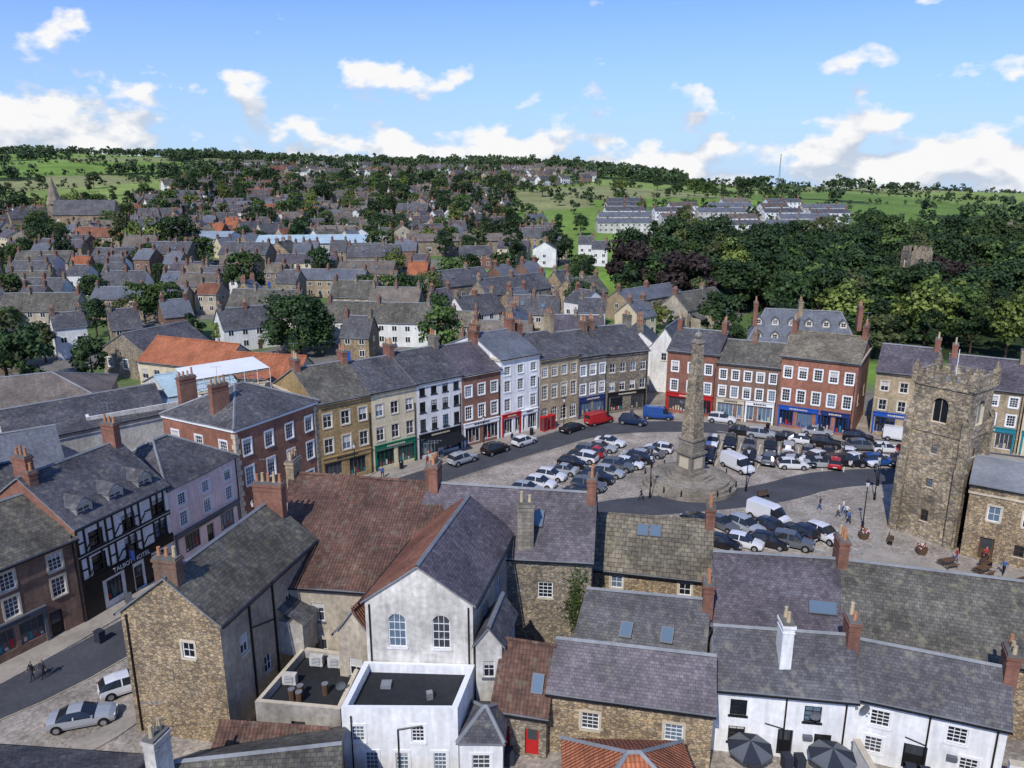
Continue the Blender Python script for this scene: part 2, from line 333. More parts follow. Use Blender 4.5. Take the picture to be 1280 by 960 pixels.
def bld(name,c,ze,zr,wall,roof,rt='gable',sides=None,chim=(),ov=.25,rf=.5,zb=0,cornice=None,mats=None,inset=.45,extra=None,sag=.035,gut=True,roof2=None):
    mb=MB(); sides=sides or {}; mats=mats or {}
    c=[V((p[0],p[1],0)) for p in c]
    if rt=='gablef':
        c=c[1:]+c[:1]; sides={(k-1)%4:v for k,v in sides.items()}; mats={(k-1)%4:v for k,v in mats.items()}; rt='gable'
    for i in range(4):
        w=Wall(mb,c[i],c[(i+1)%4],0); zt=ze if rt!='flat' else ze+.7
        w.build(zb,zt,mats.get(i,wall),sides.get(i))
        if cornice and i in(0,1,3): w.lb(-.02,w.L+.02,ze-.35,ze-.03,-.18,.0,cornice)
    Z=lambda p,z: V((p[0],p[1],z))
    if rt=='gable':
        a=L2(c[1],c[2],rf); b=L2(c[0],c[3],rf)
        mb.q([Z(c[1],ze),Z(c[2],ze),Z(a,zr)],mats.get(1,wall)); mb.q([Z(c[3],ze),Z(c[0],ze),Z(b,zr)],mats.get(3,wall))
        d=(a-b).normalized(); o=d*.18
        for f0,f1,m0,m1,rm in((c[0],c[1],b,a,roof),(c[2],c[3],a,b,roof2 or roof)):
            run=(m0-f0).length; k=ov/run; sg=1 if f0 is c[0] else -1
            e0=f0+(f0-m0)*k-o*sg; e1=f1+(f1-m1)*k+o*sg; ez=ze-(zr-ze)*k+.1
            slab(mb,Z(e0,ez),Z(e1,ez),Z(m1+o*sg,zr+.1),Z(m0-o*sg,zr+.1),rm,sag=sag)
            if gut and run>1: mb.box(Z(e0,ez-.2)+(f0-m0)*(.06/run),(e1-e0),(f0-m0)*(.12/run),(0,0,.1),'black_paint')
        ridge(mb,Z(b-o,zr+.13),Z(a+o,zr+.13),'lead' if roof.startswith('slate') else roof)
        R=(b,a)
    elif rt=='hip':
        a=L2(c[1],c[2],.5); b=L2(c[0],c[3],.5); ln=(a-b).length; k=inset; A=a+(b-a)*k*min(.9,((c[1]-c[2]).length/ln)); B=b+(a-b)*k*min(.9,((c[1]-c[2]).length/ln))
        cen=(a+b)/2; cc=[p+(p-cen).normalized()*ov*1.3 for p in c]
        ez=ze+.05
        slab(mb,Z(cc[0],ez),Z(cc[1],ez),Z(A,zr),Z(B,zr),roof,sag=sag); slab(mb,Z(cc[1],ez),Z(cc[2],ez),Z(A,zr),Z(A,zr),roof,sag=sag)
        slab(mb,Z(cc[2],ez),Z(cc[3],ez),Z(B,zr),Z(A,zr),roof,sag=sag); slab(mb,Z(cc[3],ez),Z(cc[0],ez),Z(B,zr),Z(B,zr),roof,sag=sag)
        ridge(mb,Z(A,zr+.04),Z(B,zr+.04),'lead')
        for x,y in((cc[0],B),(cc[1],A),(cc[2],A),(cc[3],B)): ridge(mb,Z(x,ez+.04),Z(y,zr+.04),'lead')
        R=(B,A)
    elif rt=='flat':
        t=.3; cen=sum(c,V((0,0,0)))/4; ii=[p+(cen-p).normalized()*t*1.5 for p in c]
        for i in range(4):
            j=(i+1)%4; mb.q([Z(c[i],ze+.7),Z(c[j],ze+.7),Z(ii[j],ze+.7),Z(ii[i],ze+.7)],'white_paint' if 'white' in wall or 'bright' in wall else 'cream_stone'); mb.q([Z(ii[j],ze),Z(ii[i],ze),Z(ii[i],ze+.7),Z(ii[j],ze+.7)],wall)
        mb.q([Z(p,ze) for p in ii],roof)
    for ch in chim:
        if ch[0]=='r':
            _,t,h,n,mt=ch[:5]; p=R[0]+(R[1]-R[0])*t; rt_=math.atan2((R[1]-R[0]).y,(R[1]-R[0]).x)+math.pi/2; chimney(mb,p.x,p.y,zr-1.2,zr+h,1.0+.35*n*.6,.75,rt_,mt,n)
        else:
            _,x,y,z0,z1,n,mt,r=ch; chimney(mb,x,y,z0,z1,.5+.4*n,.75,r,mt,n)
    if extra: extra(mb,c)
    return mb.obj(name)
def bldR(name,eL,eR,rR,rL,ze,zr,*a,**k):
    return bld(name,[eL,eR,(2*rR[0]-eR[0],2*rR[1]-eR[1]),(2*rL[0]-eL[0],2*rL[1]-eL[1])],ze,zr,*a,**k)
def skylight(mb,e0,e1,r1,r0,u,v,w=.9,h=1.2):
    e0,e1,r1,r0=map(V,(e0,e1,r1,r0)); b=e0+(e1-e0)*u; t=r0+(r1-r0)*u; p=b+(t-b)*v; x=(e1-e0).normalized(); y=(t-b).normalized(); n=x.cross(y).normalized()
    if n.z<0:n=-n
    mb.box(p-x*w/2-y*h/2+n*.02,x*w,y*h,n*.22,'grey_paint'); q=p-x*(w/2-.08)-y*(h/2-.08)+n*.245; mb.q([q,q+x*(w-.16),q+x*(w-.16)+y*(h-.16),q+y*(h-.16)],'glass_sky')
def dormer(mb,c0,c1,u,off,z,w=1.5,h=1.3,mat='white_paint',roof='slate',dep=2.6):
    W=Wall(mb,c0,c1,0)
    a=W.P(u-w/2,z,off); d=W.d; bk=-W.n
    w2=Wall(mb,(a.x,a.y),((a+d*w).x,(a+d*w).y),0); w2.build(z,z+h,mat,[(z+.2,h-.3,1,w-.35,'sashS' if mat!='black_paint' else 'sash')])
    for s0 in(0,w): p=a+d*s0; mb.q([p,p+bk*dep,p+bk*dep+V((0,0,h)),p+V((0,0,h))],'lead')
    t=a+V((0,0,h)); m=t+d*w/2+V((0,0,w*.38)); mb.q([t,t+d*w,m],mat)
    f=-bk*.2
    slab(mb,t-d*.15+f+V((0,0,-.05)),t-d*.15+bk*dep+V((0,0,-.05)),m+bk*dep+V((0,0,.06)),m+f+V((0,0,.06)),roof,.08,0)
    slab(mb,t+d*(w+.15)+f+V((0,0,-.05)),t+d*(w+.15)+bk*dep+V((0,0,-.05)),m+bk*dep+V((0,0,.06)),m+f+V((0,0,.06)),roof,.08,0)
def text(s,loc,rotz,size,mat,parent,name='lettering'):
    cu=bpy.data.curves.new(name,'FONT'); cu.body=s; cu.size=size; cu.extrude=.02; cu.align_x='CENTER'
    o=bpy.data.objects.new(name,cu); cu.materials.append(MATS[mat]); o.location=loc; o.rotation_euler=(math.pi/2,0,rotz); COL.objects.link(o)
    o.parent=parent
# ------------------------------------------------------------------ terrain
YB=[-400,140,250,400,500,600,900,1300,1700,2600,7000]
PR={-.6:[0,0,2,10,15,20,45,76,92,-60,-300],0.:[0,0,3,10,17,24,42,60,56,-80,-300],.35:[0,0,-1,5,15,22,29,25,0,-120,-400],.65:[0,0,-3,2,9,16,23,12,-20,-140,-400]}
def tz(x,y):
    if y<140: return 0.
    u=max(-.6,min(.65,x/(y+1))); ks=sorted(PR)
    for i in range(3):
        if u<=ks[i+1]: break
    t=(u-ks[i])/(ks[i+1]-ks[i]); t=t*t*(3-2*t)
    z=np.interp(y,YB,PR[ks[i]])*(1-t)+np.interp(y,YB,PR[ks[i+1]])*t
    k=min(1,(y-140)/400); return float(z+k*4*noise.noise(V((x/170,y/170,0))))
seeds=[]
gy=240
while gy<2400:
    step=80+gy*.07
    gx=-1.1*gy
    while gx<1.1*gy:
        sx,sy=gx+random.uniform(-.35,.35)*step,gy+random.uniform(-.3,.3)*step
        cc=random.choice([(.17,.26,.055),(.19,.28,.065),(.14,.22,.05),(.22,.29,.08),(.16,.25,.05),(.25,.26,.11)])
        seeds.append((sx,sy,cc)); gx+=step*1.6
    gy+=step
SA=np.array([(s[0],s[1]) for s in seeds]); SC=np.array([s[2] for s in seeds])
def isfield1(x,y): return -28<x<44 and 254<y<292
def town(x,y):
    u=x/y
    if isfield1(x,y): return False
    if y<225: return -.95<u<.34 and y>140
    if y<330: return -.95<u<(.11 if y<300 else .13)
    if y<600: return (-.95 if y<500 else -.47)<u<(.0 if y>420 else .06)
    if y<760: return -.43<u<-.01
    if y<1050: return -.36<u<.10 and noise.noise(V((x/140,y/140,9)))>-.12
    return False
def estateR(x,y): u=x/y; return 425<y<545 and .13<u<.44
def wood(x,y):
    u=x/y
    if y<400: 
        return y>165 and u>(.34 if y<225 else .15 if y<300 else .18) and y<(368 if u<.45 else 400)
    if 860<y<1010 and .09<u<.215: return True
    if 1180<y<1330 and -.35<u<.22: return True
    if 1500<y<1700: return noise.noise(V((x/260,y/260,5)))>-.15
    if y>620 and u<-.02: return noise.noise(V((x/110,y/110,1)))>(.16 if u>-.43 else .34)
    if u>.22 and y>560: return noise.noise(V((x/80,y/80,3)))>.45
    if u>.52 and y<560: return noise.noise(V((x/60,y/60,3)))>.05
    return False
ys=[-300,-100,0,60,100,135]+list(np.arange(145,700,7))+list(np.arange(700,1800,14))+list(np.arange(1830,7000,250))
NC=230; us=np.linspace(-1.15,1.15,NC)
vs=[]
for y in ys:
    w=max(y+60,260)
    for u in us:
        x=u*w; vs.append((x,y,tz(x,y)))
XY=np.array([(v[0],v[1]) for v in vs])
nearest=np.zeros(len(XY),int)
for i in range(0,len(XY),4000):
    d=((XY[i:i+4000,None,:]-SA[None])**2).sum(2); nearest[i:i+4000]=d.argmin(1)
C4=np.ones((len(XY),4),np.float32); C4[:,:3]=SC[nearest]
for i,(x,y) in enumerate(XY):
    if y<140: C4[i,:3]=(.18,.165,.14)
    elif isfield1(x,y): C4[i,:3]=(.19,.32,.06)
    elif wood(x,y): C4[i,:3]=(.04,.06,.025)
    elif town(x,y) or estateR(x,y):
        n=noise.noise(V((x/22,y/22,0))); C4[i,:3]=(.11,.165,.055) if n>-.05 else (.18,.17,.15)
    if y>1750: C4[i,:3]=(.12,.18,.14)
fs=[(j*NC+i,j*NC+i+1,(j+1)*NC+i+1,(j+1)*NC+i) for j in range(len(ys)-1) for i in range(NC-1)]
me=bpy.data.meshes.new('terrain'); me.from_pydata(vs,[],fs); me.materials.append(MATS['terrain'])
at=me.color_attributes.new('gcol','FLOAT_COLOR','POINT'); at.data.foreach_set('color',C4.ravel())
me.polygons.foreach_set('use_smooth',[True]*len(fs)); COL.objects.link(bpy.data.objects.new('terrain',me))
# ------------------------------------------------------------------ square, roads
def sheet(name,pts,z,mat):
    mb=MB(); mb.q([(x,y,z) for x,y in pts],mat); return mb.obj(name)
sheet('market_square',[(-60,34),(60,34),(90,70),(90,104),(60,122),(30,138),(14,138),(-45,72),(-60,50)],.004,'cobbles')
def ribbon(name,pts,w,z,mat,h=0,ter=False):
    mb=MB(); P=[V((*p,0)) for p in pts]
    for _ in range(3 if ter else 2):
        Q=[P[0]]
        for a,b in zip(P,P[1:]): Q+=[a*.75+b*.25,a*.25+b*.75]
        P=Q+[P[-1]]
    LR=[]
    for i,p in enumerate(P):
        d=(P[min(i+1,len(P)-1)]-P[max(i-1,0)]).normalized(); n=V((-d.y,d.x,0))*w/2
        zt=V((0,0,tz(p.x,p.y)+.35)) if ter else V((0,0,0)); LR.append((p+n+zt,p-n+zt))
    up=V((0,0,z+h))
    for (a,b),(c,d) in zip(LR,LR[1:]):
        mb.q([b+up,d+up,c+up,a+up],mat)
        if h:
            mb.q([a,a+up,c+up,c],'kerb'); mb.q([b,d,d+up,b+up],'kerb')
    return mb.obj(name)
ST_PTS=[(-50,42),(-38,49.5),(-31,62),(-25,76),(-18,88),(-8,97.5),(3,107),(13,115.5),(28,117),(42,113.5),(56,107),(75,99)]
ribbon('street',ST_PTS,5.5,.008,'asphalt')
ribbon('road',[(4,80),(12,85),(24,87),(33,89.5),(40,94),(50,95.5),(60,96),(78,93)],5.5,.012,'asphalt')
ribbon('yellow_line',[(x+2.1,y-1.6) for x,y in ST_PTS[:7]],.1,.016,'pot_buff')
ribbon('pavement',[(-41.6,51),(-36.9,60),(-33,70.5),(-29.6,82),(-23,90.8),(-12.2,100),(-.8,110),(11.5,119),(22,124.5)],2.6,.0,'pavement',.12)
ribbon('pavement',[(27,122.5),(34,119),(42,115.6),(52,109.2),(60,106.5),(74,99.5)],2.4,.0,'pavement',.12)
ribbon('pavement',[(-30,44.5),(-27.8,47.3),(-25.5,56),(-22,66)],1.8,.0,'pavement',.12)
ribbon('pavement',[(36,72),(42,68),(60,64)],7,.0,'pavement',.05)
ribbon('estate_road',[(92,395),(110,440),(122,480),(150,545)],7,0,'tarmac_estate',0,True)
ribbon('estate_road',[(-8,330),(-20,400),(-45,480),(-60,560),(-110,640)],8,0,'tarmac_estate',0,True)
mb=MB()
for r0 in(3.2,5.4):
    for i in range(48):
        a=6.2832*i/48;b=6.2832*(i+1)/48; q=lambda r,t:(35+r*math.cos(t),79+r*math.sin(t),.02)
        mb.q([q(r0,a),q(r0+.35,a),q(r0+.35,b),q(r0,b)],'kerb')
for i in range(8):
    a=6.2832*i/8; mb.obox(35+4.5*math.cos(a),79+4.5*math.sin(a),.014,1.7,.3,.01,a,'kerb')
mb.obj('paving_pattern')
BAY=MB()
def bays(x,y,dx,dy,n,sp,hx,hy,l=4.6):
    for i in range(n+1):
        px,py=x+dx*sp*(i-.5),y+dy*sp*(i-.5); BAY.obox(px,py,.016,l,.1,.004,math.atan2(hy,hx),'line_white')
# ------------------------------------------------------------------ north-west row
def off(p,d,n): return (p[0]-n[0]*d,p[1]-n[1]*d)
def rowb(name,a,b,ze,zr,dep,*A,**K):
    d=V((b[0]-a[0],b[1]-a[1],0)).normalized(); n=(d.y,-d.x)
    g=.02; a=(a[0]+d.x*g,a[1]+d.y*g); b=(b[0]-d.x*g,b[1]-d.y*g)
    return bld(name,[a,b,off(b,dep,n),off(a,dep,n)],ze,zr,*A,**K)
def fascia(mat,z=3.0,h=.6,us=None,pil=None,aw=None):
    def f(mb,c):
        w=Wall(mb,c[0],c[1],0)
        w.lb(w.L-.35,w.L-.25,.2,min(8.5,10.),-.1,-.01,'black_paint')
        for (a,b,m) in (us or [(.2,w.L-.4,mat)]):
            w.lb(a,b,z,z+h,-.2,-.0,m); w.lb(a-.05,b+.05,z+h,z+h+.1,-.3,0,m)
            lm='cream_stone' if m in('green_paint','navy_paint','black_paint','blue_paint','red_paint','teal_paint') else 'black_paint'
            u=a+(b-a)*.28
            while u<a+(b-a)*.72: g=random.uniform(.12,.3); w.lb(u,u+g,z+.18,z+h-.18,-.215,-.2,lm); u+=g+.07
            for u in(a,b-.25): w.lb(u,u+.25,.14,z,-.12,-.0,m)
        if aw:
            a,b=aw; p=[w.P(a,3.0,-.05),w.P(b,3.0,-.05),w.P(b,2.3,-2.2),w.P(a,2.3,-2.2)]; mb.q(p,'awning'); mb.q(p[::-1],'awning'); mb.q([p[3],p[2],p[2]-V((0,0,.3)),p[3]-V((0,0,.3))],'awning')
    return f
A0,A1=(-43.5,50.6),(-37.7,60.6); B1=(-34.0,70.5); C1=(-30.6,80.4); D1=(-24.3,91.8)
rowb('brick_house',A0,A1,8.2,11.3,11,'brick_brown','slate_moss',sides={0:[(.1,2.3,[1.2,9.],1.1,'doorK'),(.8,1.9,[4.6,7.0],2.0,'shopY'),(3.6,1.7,3,1.15,'georgS'),(6.0,1.5,3,1.15,'georgS')],3:[(5,1.5,2,1,'sash')]},chim=[('r',.98,2.2,4,'brick_red'),('r',.1,1.8,3,'brick_red')],extra=fascia('grey_paint',2.9,.45,[(3.2,8.2,'grey_paint')]))
def talbot(mb,c):
    w=Wall(mb,c[0],c[1],0); L=w.L; bm='black_paint'
    w.lb(0,L,3.0,3.75,-.12,0,bm); w.lb(0,1.9,.13,3.0,-.06,0,bm); w.lb(4.4,5.3,.13,3.0,-.06,0,bm); w.lb(6.7,7.6,.13,3.0,-.06,0,bm)
    for z in(3.75,5.9,6.2,8.55): w.lb(0,L,z,z+.16,-.07,0,bm)
    n=14
    for i in range(n+1):
        u=min(L-.2,i*L/n)
        for z0,z1 in((3.9,5.9),(6.36,8.55)):
            if i%4!=2 : w.lb(u,u+.2,z0,z1,-.06,0,bm)
    for i in range(0,n,2):
        u=i*L/n
        w.lb(u,u+L/n,4.75,4.9,-.05,0,bm); w.lb(u,u+L/n,7.3,7.45,-.05,0,bm)
    for i in(1,5,9,12):
        u=i*L/n
        for z0 in(3.95,6.4): mb.rod(w.P(u,z0,-.02),w.P(u+L/n,z0+.85,-.02),.07,bm,4)
    for u in(1.9,5.3,8.7): dormer(mb,c[0],c[1],u,.8,9.1,1.7,1.3,'render_white','slate',2.4)
    w.lb(4.9,5.0,3.9,5.2,-1.0,-.05,bm); w.lb(4.88,5.02,3.7,4.7,-1.0,-.35,'navy_paint')
o=rowb('half_timbered_hotel',A1,B1,9.0,12.8,11.5,'render_white','slate',sides={0:[(.14,2.4,[1.1,6.0],1.1,'doorK'),(.7,2.0,[3.2,8.4],1.7,'shopK'),(4.1,1.6,[2.0,5.6,9.2],1.5,'sashB'),(6.5,1.5,[2.0,5.6,9.2],1.5,'sashB')]},mats={1:'brick_red',3:'brick_red'},chim=[('r',.06,2,3,'brick_red'),('r',.95,2.2,3,'brick_red')],extra=talbot)
ang=math.atan2(B1[1]-A1[1],B1[0]-A1[0]); nx,ny=math.sin(ang),-math.cos(ang)
text('TALBOT HOTEL',((A1[0]+B1[0])/2+nx*.15,(A1[1]+B1[1])/2+ny*.15,3.2),ang,.6,'white_paint',o)
rowb('pink_shop',B1,C1,8.3,11.6,10.5,'render_pink','slate','hip',sides={0:[(.14,2.3,[5.3],1.1,'doorK'),(.8,1.9,[2.6,8.0],2.2,'shopY'),(3.9,1.5,3,1.05,'sashW'),(6.2,1.2,3,1.05,'sashW')],3:[(3.9,1.5,2,1,'sashW'),(6.2,1.2,2,1,'sashW')]},extra=fascia('grey_paint',2.85,.45))
def quoins(mb,c):
    for i in(0,1):
        w=Wall(mb,c[i],c[(i+1)%4],0); w3=Wall(mb,c[(i-1)%4],c[i],0)
        for k in range(17):
            l=.6 if k%2 else .38; z=.3+k*.62
            w.lb(-.03,l,z,z+.56,-.035,0,'cream_stone'); w3.lb(w3.L-(.98-l),w3.L+.03,z,z+.56,-.035,0,'cream_stone')
            if i==0: w.lb(w.L-l,w.L,z,z+.56,-.035,0,'cream_stone')
rowb('brick_townhouse',C1,D1,11.4,14.4,12,'brick_bright','slate','hip',sides={0:[(.14,2.5,[2.2],1.1,'doorK'),(.9,1.9,[5.2,8.2,11.0],1.3,'sashW'),(4.4,2.1,4,1.15,'sashW'),(8.0,1.8,4,1.15,'sashW')],3:[(4.4,1.9,3,1.15,'sashW'),(8.0,1.7,3,1.15,'sashW')],},cornice='white_paint',extra=quoins,inset=.5,chim=[('x',-38.6,88,10,15.6,4,'brick_red',.9),('x',-33.5,84.5,10,15.6,4,'brick_red',.9)])
E1=(-18.5,96.7);F1=(-13.1,101.2);G1=(-7.2,106.2);H1=(-1.7,110.6);I1=(4.3,115.4);J1=(10.7,119.9);K1=(15.7,123.);L1=(23.0,126.2)
rowb('sandstone_shop',D1,E1,11.0,14.2,13,'ashlar_ochre','slate_moss',sides={0:[(.5,2.3,[1.7,5.2],2.4,'shopY'),(4.2,1.9,3,1.2,'sashS'),(7.6,1.8,3,1.2,'sashS')]},cornice='cream_stone',chim=[('r',.95,1.6,3,'brick_red'),('r',.05,1.5,3,'brick_red')],extra=fascia('ashlar_ochre'))
rowb('cream_shop',E1,F1,11.1,13.9,13,'render_cream','slate',sides={0:[(.5,2.3,2,2.9,'shopG'),(4.2,1.9,3,1.15,'sashS'),(7.6,1.7,3,1.15,'sashS')]},chim=[('r',.97,1.8,4,'brick_red')],extra=fascia('green_paint'))
rowb('white_inn',F1,G1,11.2,14.2,13,'render_white','slate',sides={0:[(.5,2.3,2,2.9,'shopK'),(4.1,1.7,4,.95,'sashB'),(6.8,1.5,4,.95,'sashB'),(9.2,1.1,4,.95,'sashB')]},chim=[('r',.97,1.8,3,'ashlar_grey')],extra=fascia('black_paint',aw=(1.,6.8)))
rowb('red_brick_shop',G1,H1,11.0,14,13,'brick_red','slate_purple',sides={0:[(.5,2.3,2,2.7,'shopW'),(4.2,1.9,3,1.15,'sashW'),(7.6,1.6,3,1.15,'sashW')]},chim=[('r',.97,1.8,4,'brick_red')],cornice='white_paint',extra=fascia('white_paint'))
rowb('tall_white_shop',H1,I1,12.3,15,14,'render_bright','slate_blue',sides={0:[(.5,2.3,3,2.0,'shopW'),(4.1,1.9,3,1.1,'sashW'),(7.1,1.7,3,1.1,'sashW'),(9.7,1.3,3,1.1,'sashW')],3:[(8,1.4,1,1,'sash')]},chim=[('r',.95,1.8,4,'brick_red'),('r',.05,1.6,4,'brick_red')],cornice='cream_stone',extra=fascia('white_paint',us=[(.2,3.8,'red_paint'),(4.,7.2,'white_paint')]))
rowb('stone_bank',I1,J1,11.2,13.8,14,'ashlar','slate',sides={0:[(.8,2.4,4,1.2,'arch'),(4.6,2.2,4,1.1,'georgS'),(8.2,1.5,4,1.1,'georgS')]},chim=[('r',.92,3.0,3,'ashlar'),('r',.1,2,3,'brick_red')],cornice='cream_stone')
rowb('grey_stone_shop',J1,K1,10.6,13.4,13,'ashlar_grey','slate',sides={0:[(.5,2.3,2,2.4,'shopN'),(4.1,1.7,3,1.1,'sashW'),(7.3,1.6,3,1.1,'sashW')]},chim=[('r',.95,1.6,3,'brick_brown')],extra=fascia('navy_paint'))
rowb('stone_house',K1,L1,10.4,13.6,13,'stone_grey','slate',sides={0:[(.5,2.2,[2,6],2.4,'shopK'),(3.9,1.6,4,1.05,'sash'),(7.1,1.5,4,1.05,'sash')],1:[(4,1.5,2,1,'sash'),(7,1.4,2,1,'sash')]},chim=[('r',.95,1.8,4,'ashlar_grey'),('r',.05,1.6,3,'brick_brown')],extra=fascia('black_paint'))
# north-east row
N0=(25.8,124.4);N1=(33.2,120.6);O1=(42.0,116.6);P1=(51.6,110.9)
bld('white_gabled_house',[(25.5,138),(30,136),(35,146),(30,149)],8.6,12,'render_white','slate','gablef',sides={0:[(6,1.4,1,1,'sash')]})
rowb('red_brick_shop',N0,N1,10.8,13.4,12,'brick_red','slate',sides={0:[(.5,2.3,2,3,'shopR'),(4,1.8,3,1.1,'sashW'),(7.3,1.6,3,1.1,'sashW')],3:[(4,1.8,2,1.1,'sash'),(7.3,1.6,2,1.1,'sash')]},chim=[('r',.95,1.8,3,'brick_red'),('r',.05,1.8,3,'brick_red')],cornice='cream_stone',extra=fascia('red_paint'))
rowb('brown_brick_shop',N1,O1,9.6,12.2,12,'brick_brown','slate_moss',sides={0:[(.5,2.3,3,2.6,'shopW'),(4,1.7,5,1.05,'sashW'),(6.9,1.5,5,1.05,'sashW')]},chim=[('r',.5,1.6,3,'brick_brown')],cornice='cream_stone',extra=fascia('white_paint',us=[(.2,4.6,'cream_stone'),(4.8,9.2,'white_paint')]))
rowb('large_brick_store',O1,P1,11.6,14.3,14,'brick_bright','stone_slate',sides={0:[(.5,2.4,4,2.2,'shopB'),(4.4,1.9,5,1.15,'sashW'),(8.2,1.7,5,1.15,'sashW')],1:[(4.4,1.9,2,1.1,'sash')]},chim=[('r',.03,2,4,'brick_red'),('r',.97,2,4,'brick_red')],cornice='cream_stone',extra=fascia('blue_paint',us=[(.2,6.2,'blue_paint'),(6.5,10.7,'navy_paint')]))
def mansard(mb,c):
    for k in(0,1):
        for i in range(6): dormer(mb,c[0],c[1],1.6+i*2.9,.6+k*2.3,10.0+k*2.2,1.2,1.05,'white_paint','slate',1.7)
bld('mansard_house',[(43,137),(60.5,132),(64,143),(46.5,148)],9.6,14.8,'ashlar_grey','slate_blue','hip',inset=.22,sides={0:[(6,1.7,6,1.1,'sashW')]},chim=[('x',44.8,140,12,16.4,4,'brick_red',1.3),('x',62,135.5,12,16.4,4,'brick_red',1.3),('x',53,140,13,16.6,4,'ashlar',1.3)],extra=mansard)
rowb('tan_stone_shop',(55.4,113.2),(62.2,109.2),10,13,12,'ashlar','slate_purple',sides={0:[(.5,2.3,2,2.8,'shopB'),(4,1.6,3,1.1,'sashS'),(7,1.5,3,1.1,'sashS')],3:[(4,1.6,2,1,'sash')]},chim=[('r',.95,1.8,3,'brick_red')],extra=fascia('blue_paint'))
rowb('stone_shop',(63.5,108.4),(72.,103.6),9.2,12.4,12,'ashlar','slate_purple',sides={0:[(.5,2.3,3,2.2,'shopW'),(4,1.6,4,1.05,'sashW'),(6.8,1.4,4,1.05,'sashW')]},chim=[('r',.05,1.8,3,'brick_red'),('r',.95,1.8,3,'ashlar')],extra=fascia('teal_paint'))
rowb('cream_inn',(72.1,103.5),(84,96.5),8.6,11.8,12,'render_cream','slate',sides={0:[(.5,2.3,3,2.4,'shopG'),(4,1.6,5,1.05,'sashW'),(6.6,1.4,5,1.05,'sashW')]},chim=[('r',.5,1.8,3,'brick_red')],extra=fascia('teal_paint'))
# ------------------------------------------------------------------ church tower + nave
def tower():
    mb=MB(); a=V((43.2,79.6,0)); b=V((46.7,74.9,0)); d=(b-a).normalized(); n=V((d.y,-d.x,0)); 
    c=[a,b,b-n*5.0,a-n*5.0]; m='stone_tower'; top=17.2
    for i in range(4):
        w=Wall(mb,c[i],c[(i+1)%4],0); k=w.L/2
        rows=[(13.2,2.7,[k],1.6,'archS'),(9.8,.9,[k],.6,'dark'),(6.0,.9,[k],.6,'dark')] + ([(2.0,1.3,[k],.8,'dark')] if i==0 else [])
        w.build(0,top,m,rows)
        w.lb(-.15,w.L+.15,0,.7,-.22,0,m); w.lb(-.05,w.L+.05,12.0,12.2,-.12,0,m); w.lb(-.05,w.L+.05,top-.2,top+.05,-.16,0,m)
        w.lb(0,w.L,top,top+.6,-.06,.3,m)
        x=.05
        while x<w.L-.5: w.lb(x,x+.62,top+.6,top+1.25,-.06,.3,m); w.lb(x-.04,x+.66,top+1.25,top+1.34,-.1,.34,'stone_grey'); x+=1.12
        for u0,u1 in((-.4,.4),(w.L-.4,w.L+.4)):
            w.lb(u0,u1,0,8.6,-.6,0,m); w.lb(u0,u1,8.6,13.8,-.36,0,m)
            for z,dp in((8.6,.6),(13.8,.36)):
                p=[w.P(u0,z,-dp),w.P(u1,z,-dp),w.P(u1,z+.7,0),w.P(u0,z+.7,0)]; mb.q(p,'stone_grey')
        p=c[i]; mb.obox(p.x,p.y,top,.6,.6,1.6,math.atan2(d.y,d.x),m)
        mb.cyl((p.x,p.y,top+1.6),.38,.0,1.0,4,m,rot=math.atan2(d.y,d.x)+.785)
    mb.q([x+V((0,0,top)) for x in c],'lead')
    cen=sum(c,V((0,0,0)))/4; mb.rod(cen+V((0,0,top)),cen+V((0,0,top+3.6)),.04,'white_paint')
    mb.obj('church_tower')
tower()
def battl(mb,c):
    for i in(0,1,3):
        w=Wall(mb,c[i],c[(i+1)%4],0); w.lb(-.03,w.L+.03,7.0,7.2,-.12,0,'cream_stone')
bld('church_nave',[(46.9,73.2),(60.5,64.2),(65.6,71.8),(52,80.8)],8.0,9.6,'stone_gold','lead','gable',sides={0:[(.1,2.4,[2.2],1.3,'door'),(1.2,1.2,[5.0],.9,'dark'),(4.4,1.6,[2.4,5.4,8.4,11.5],1.1,'sashS'),(1.3,1.7,[8.4,11.5],1.2,'sashS')]},ov=.1,extra=battl,chim=[])
bld('church_porch',[(56,66.5),(61,63),(62,65),(57,68.5)],3,4.2,'stone_gold','lead','gable')
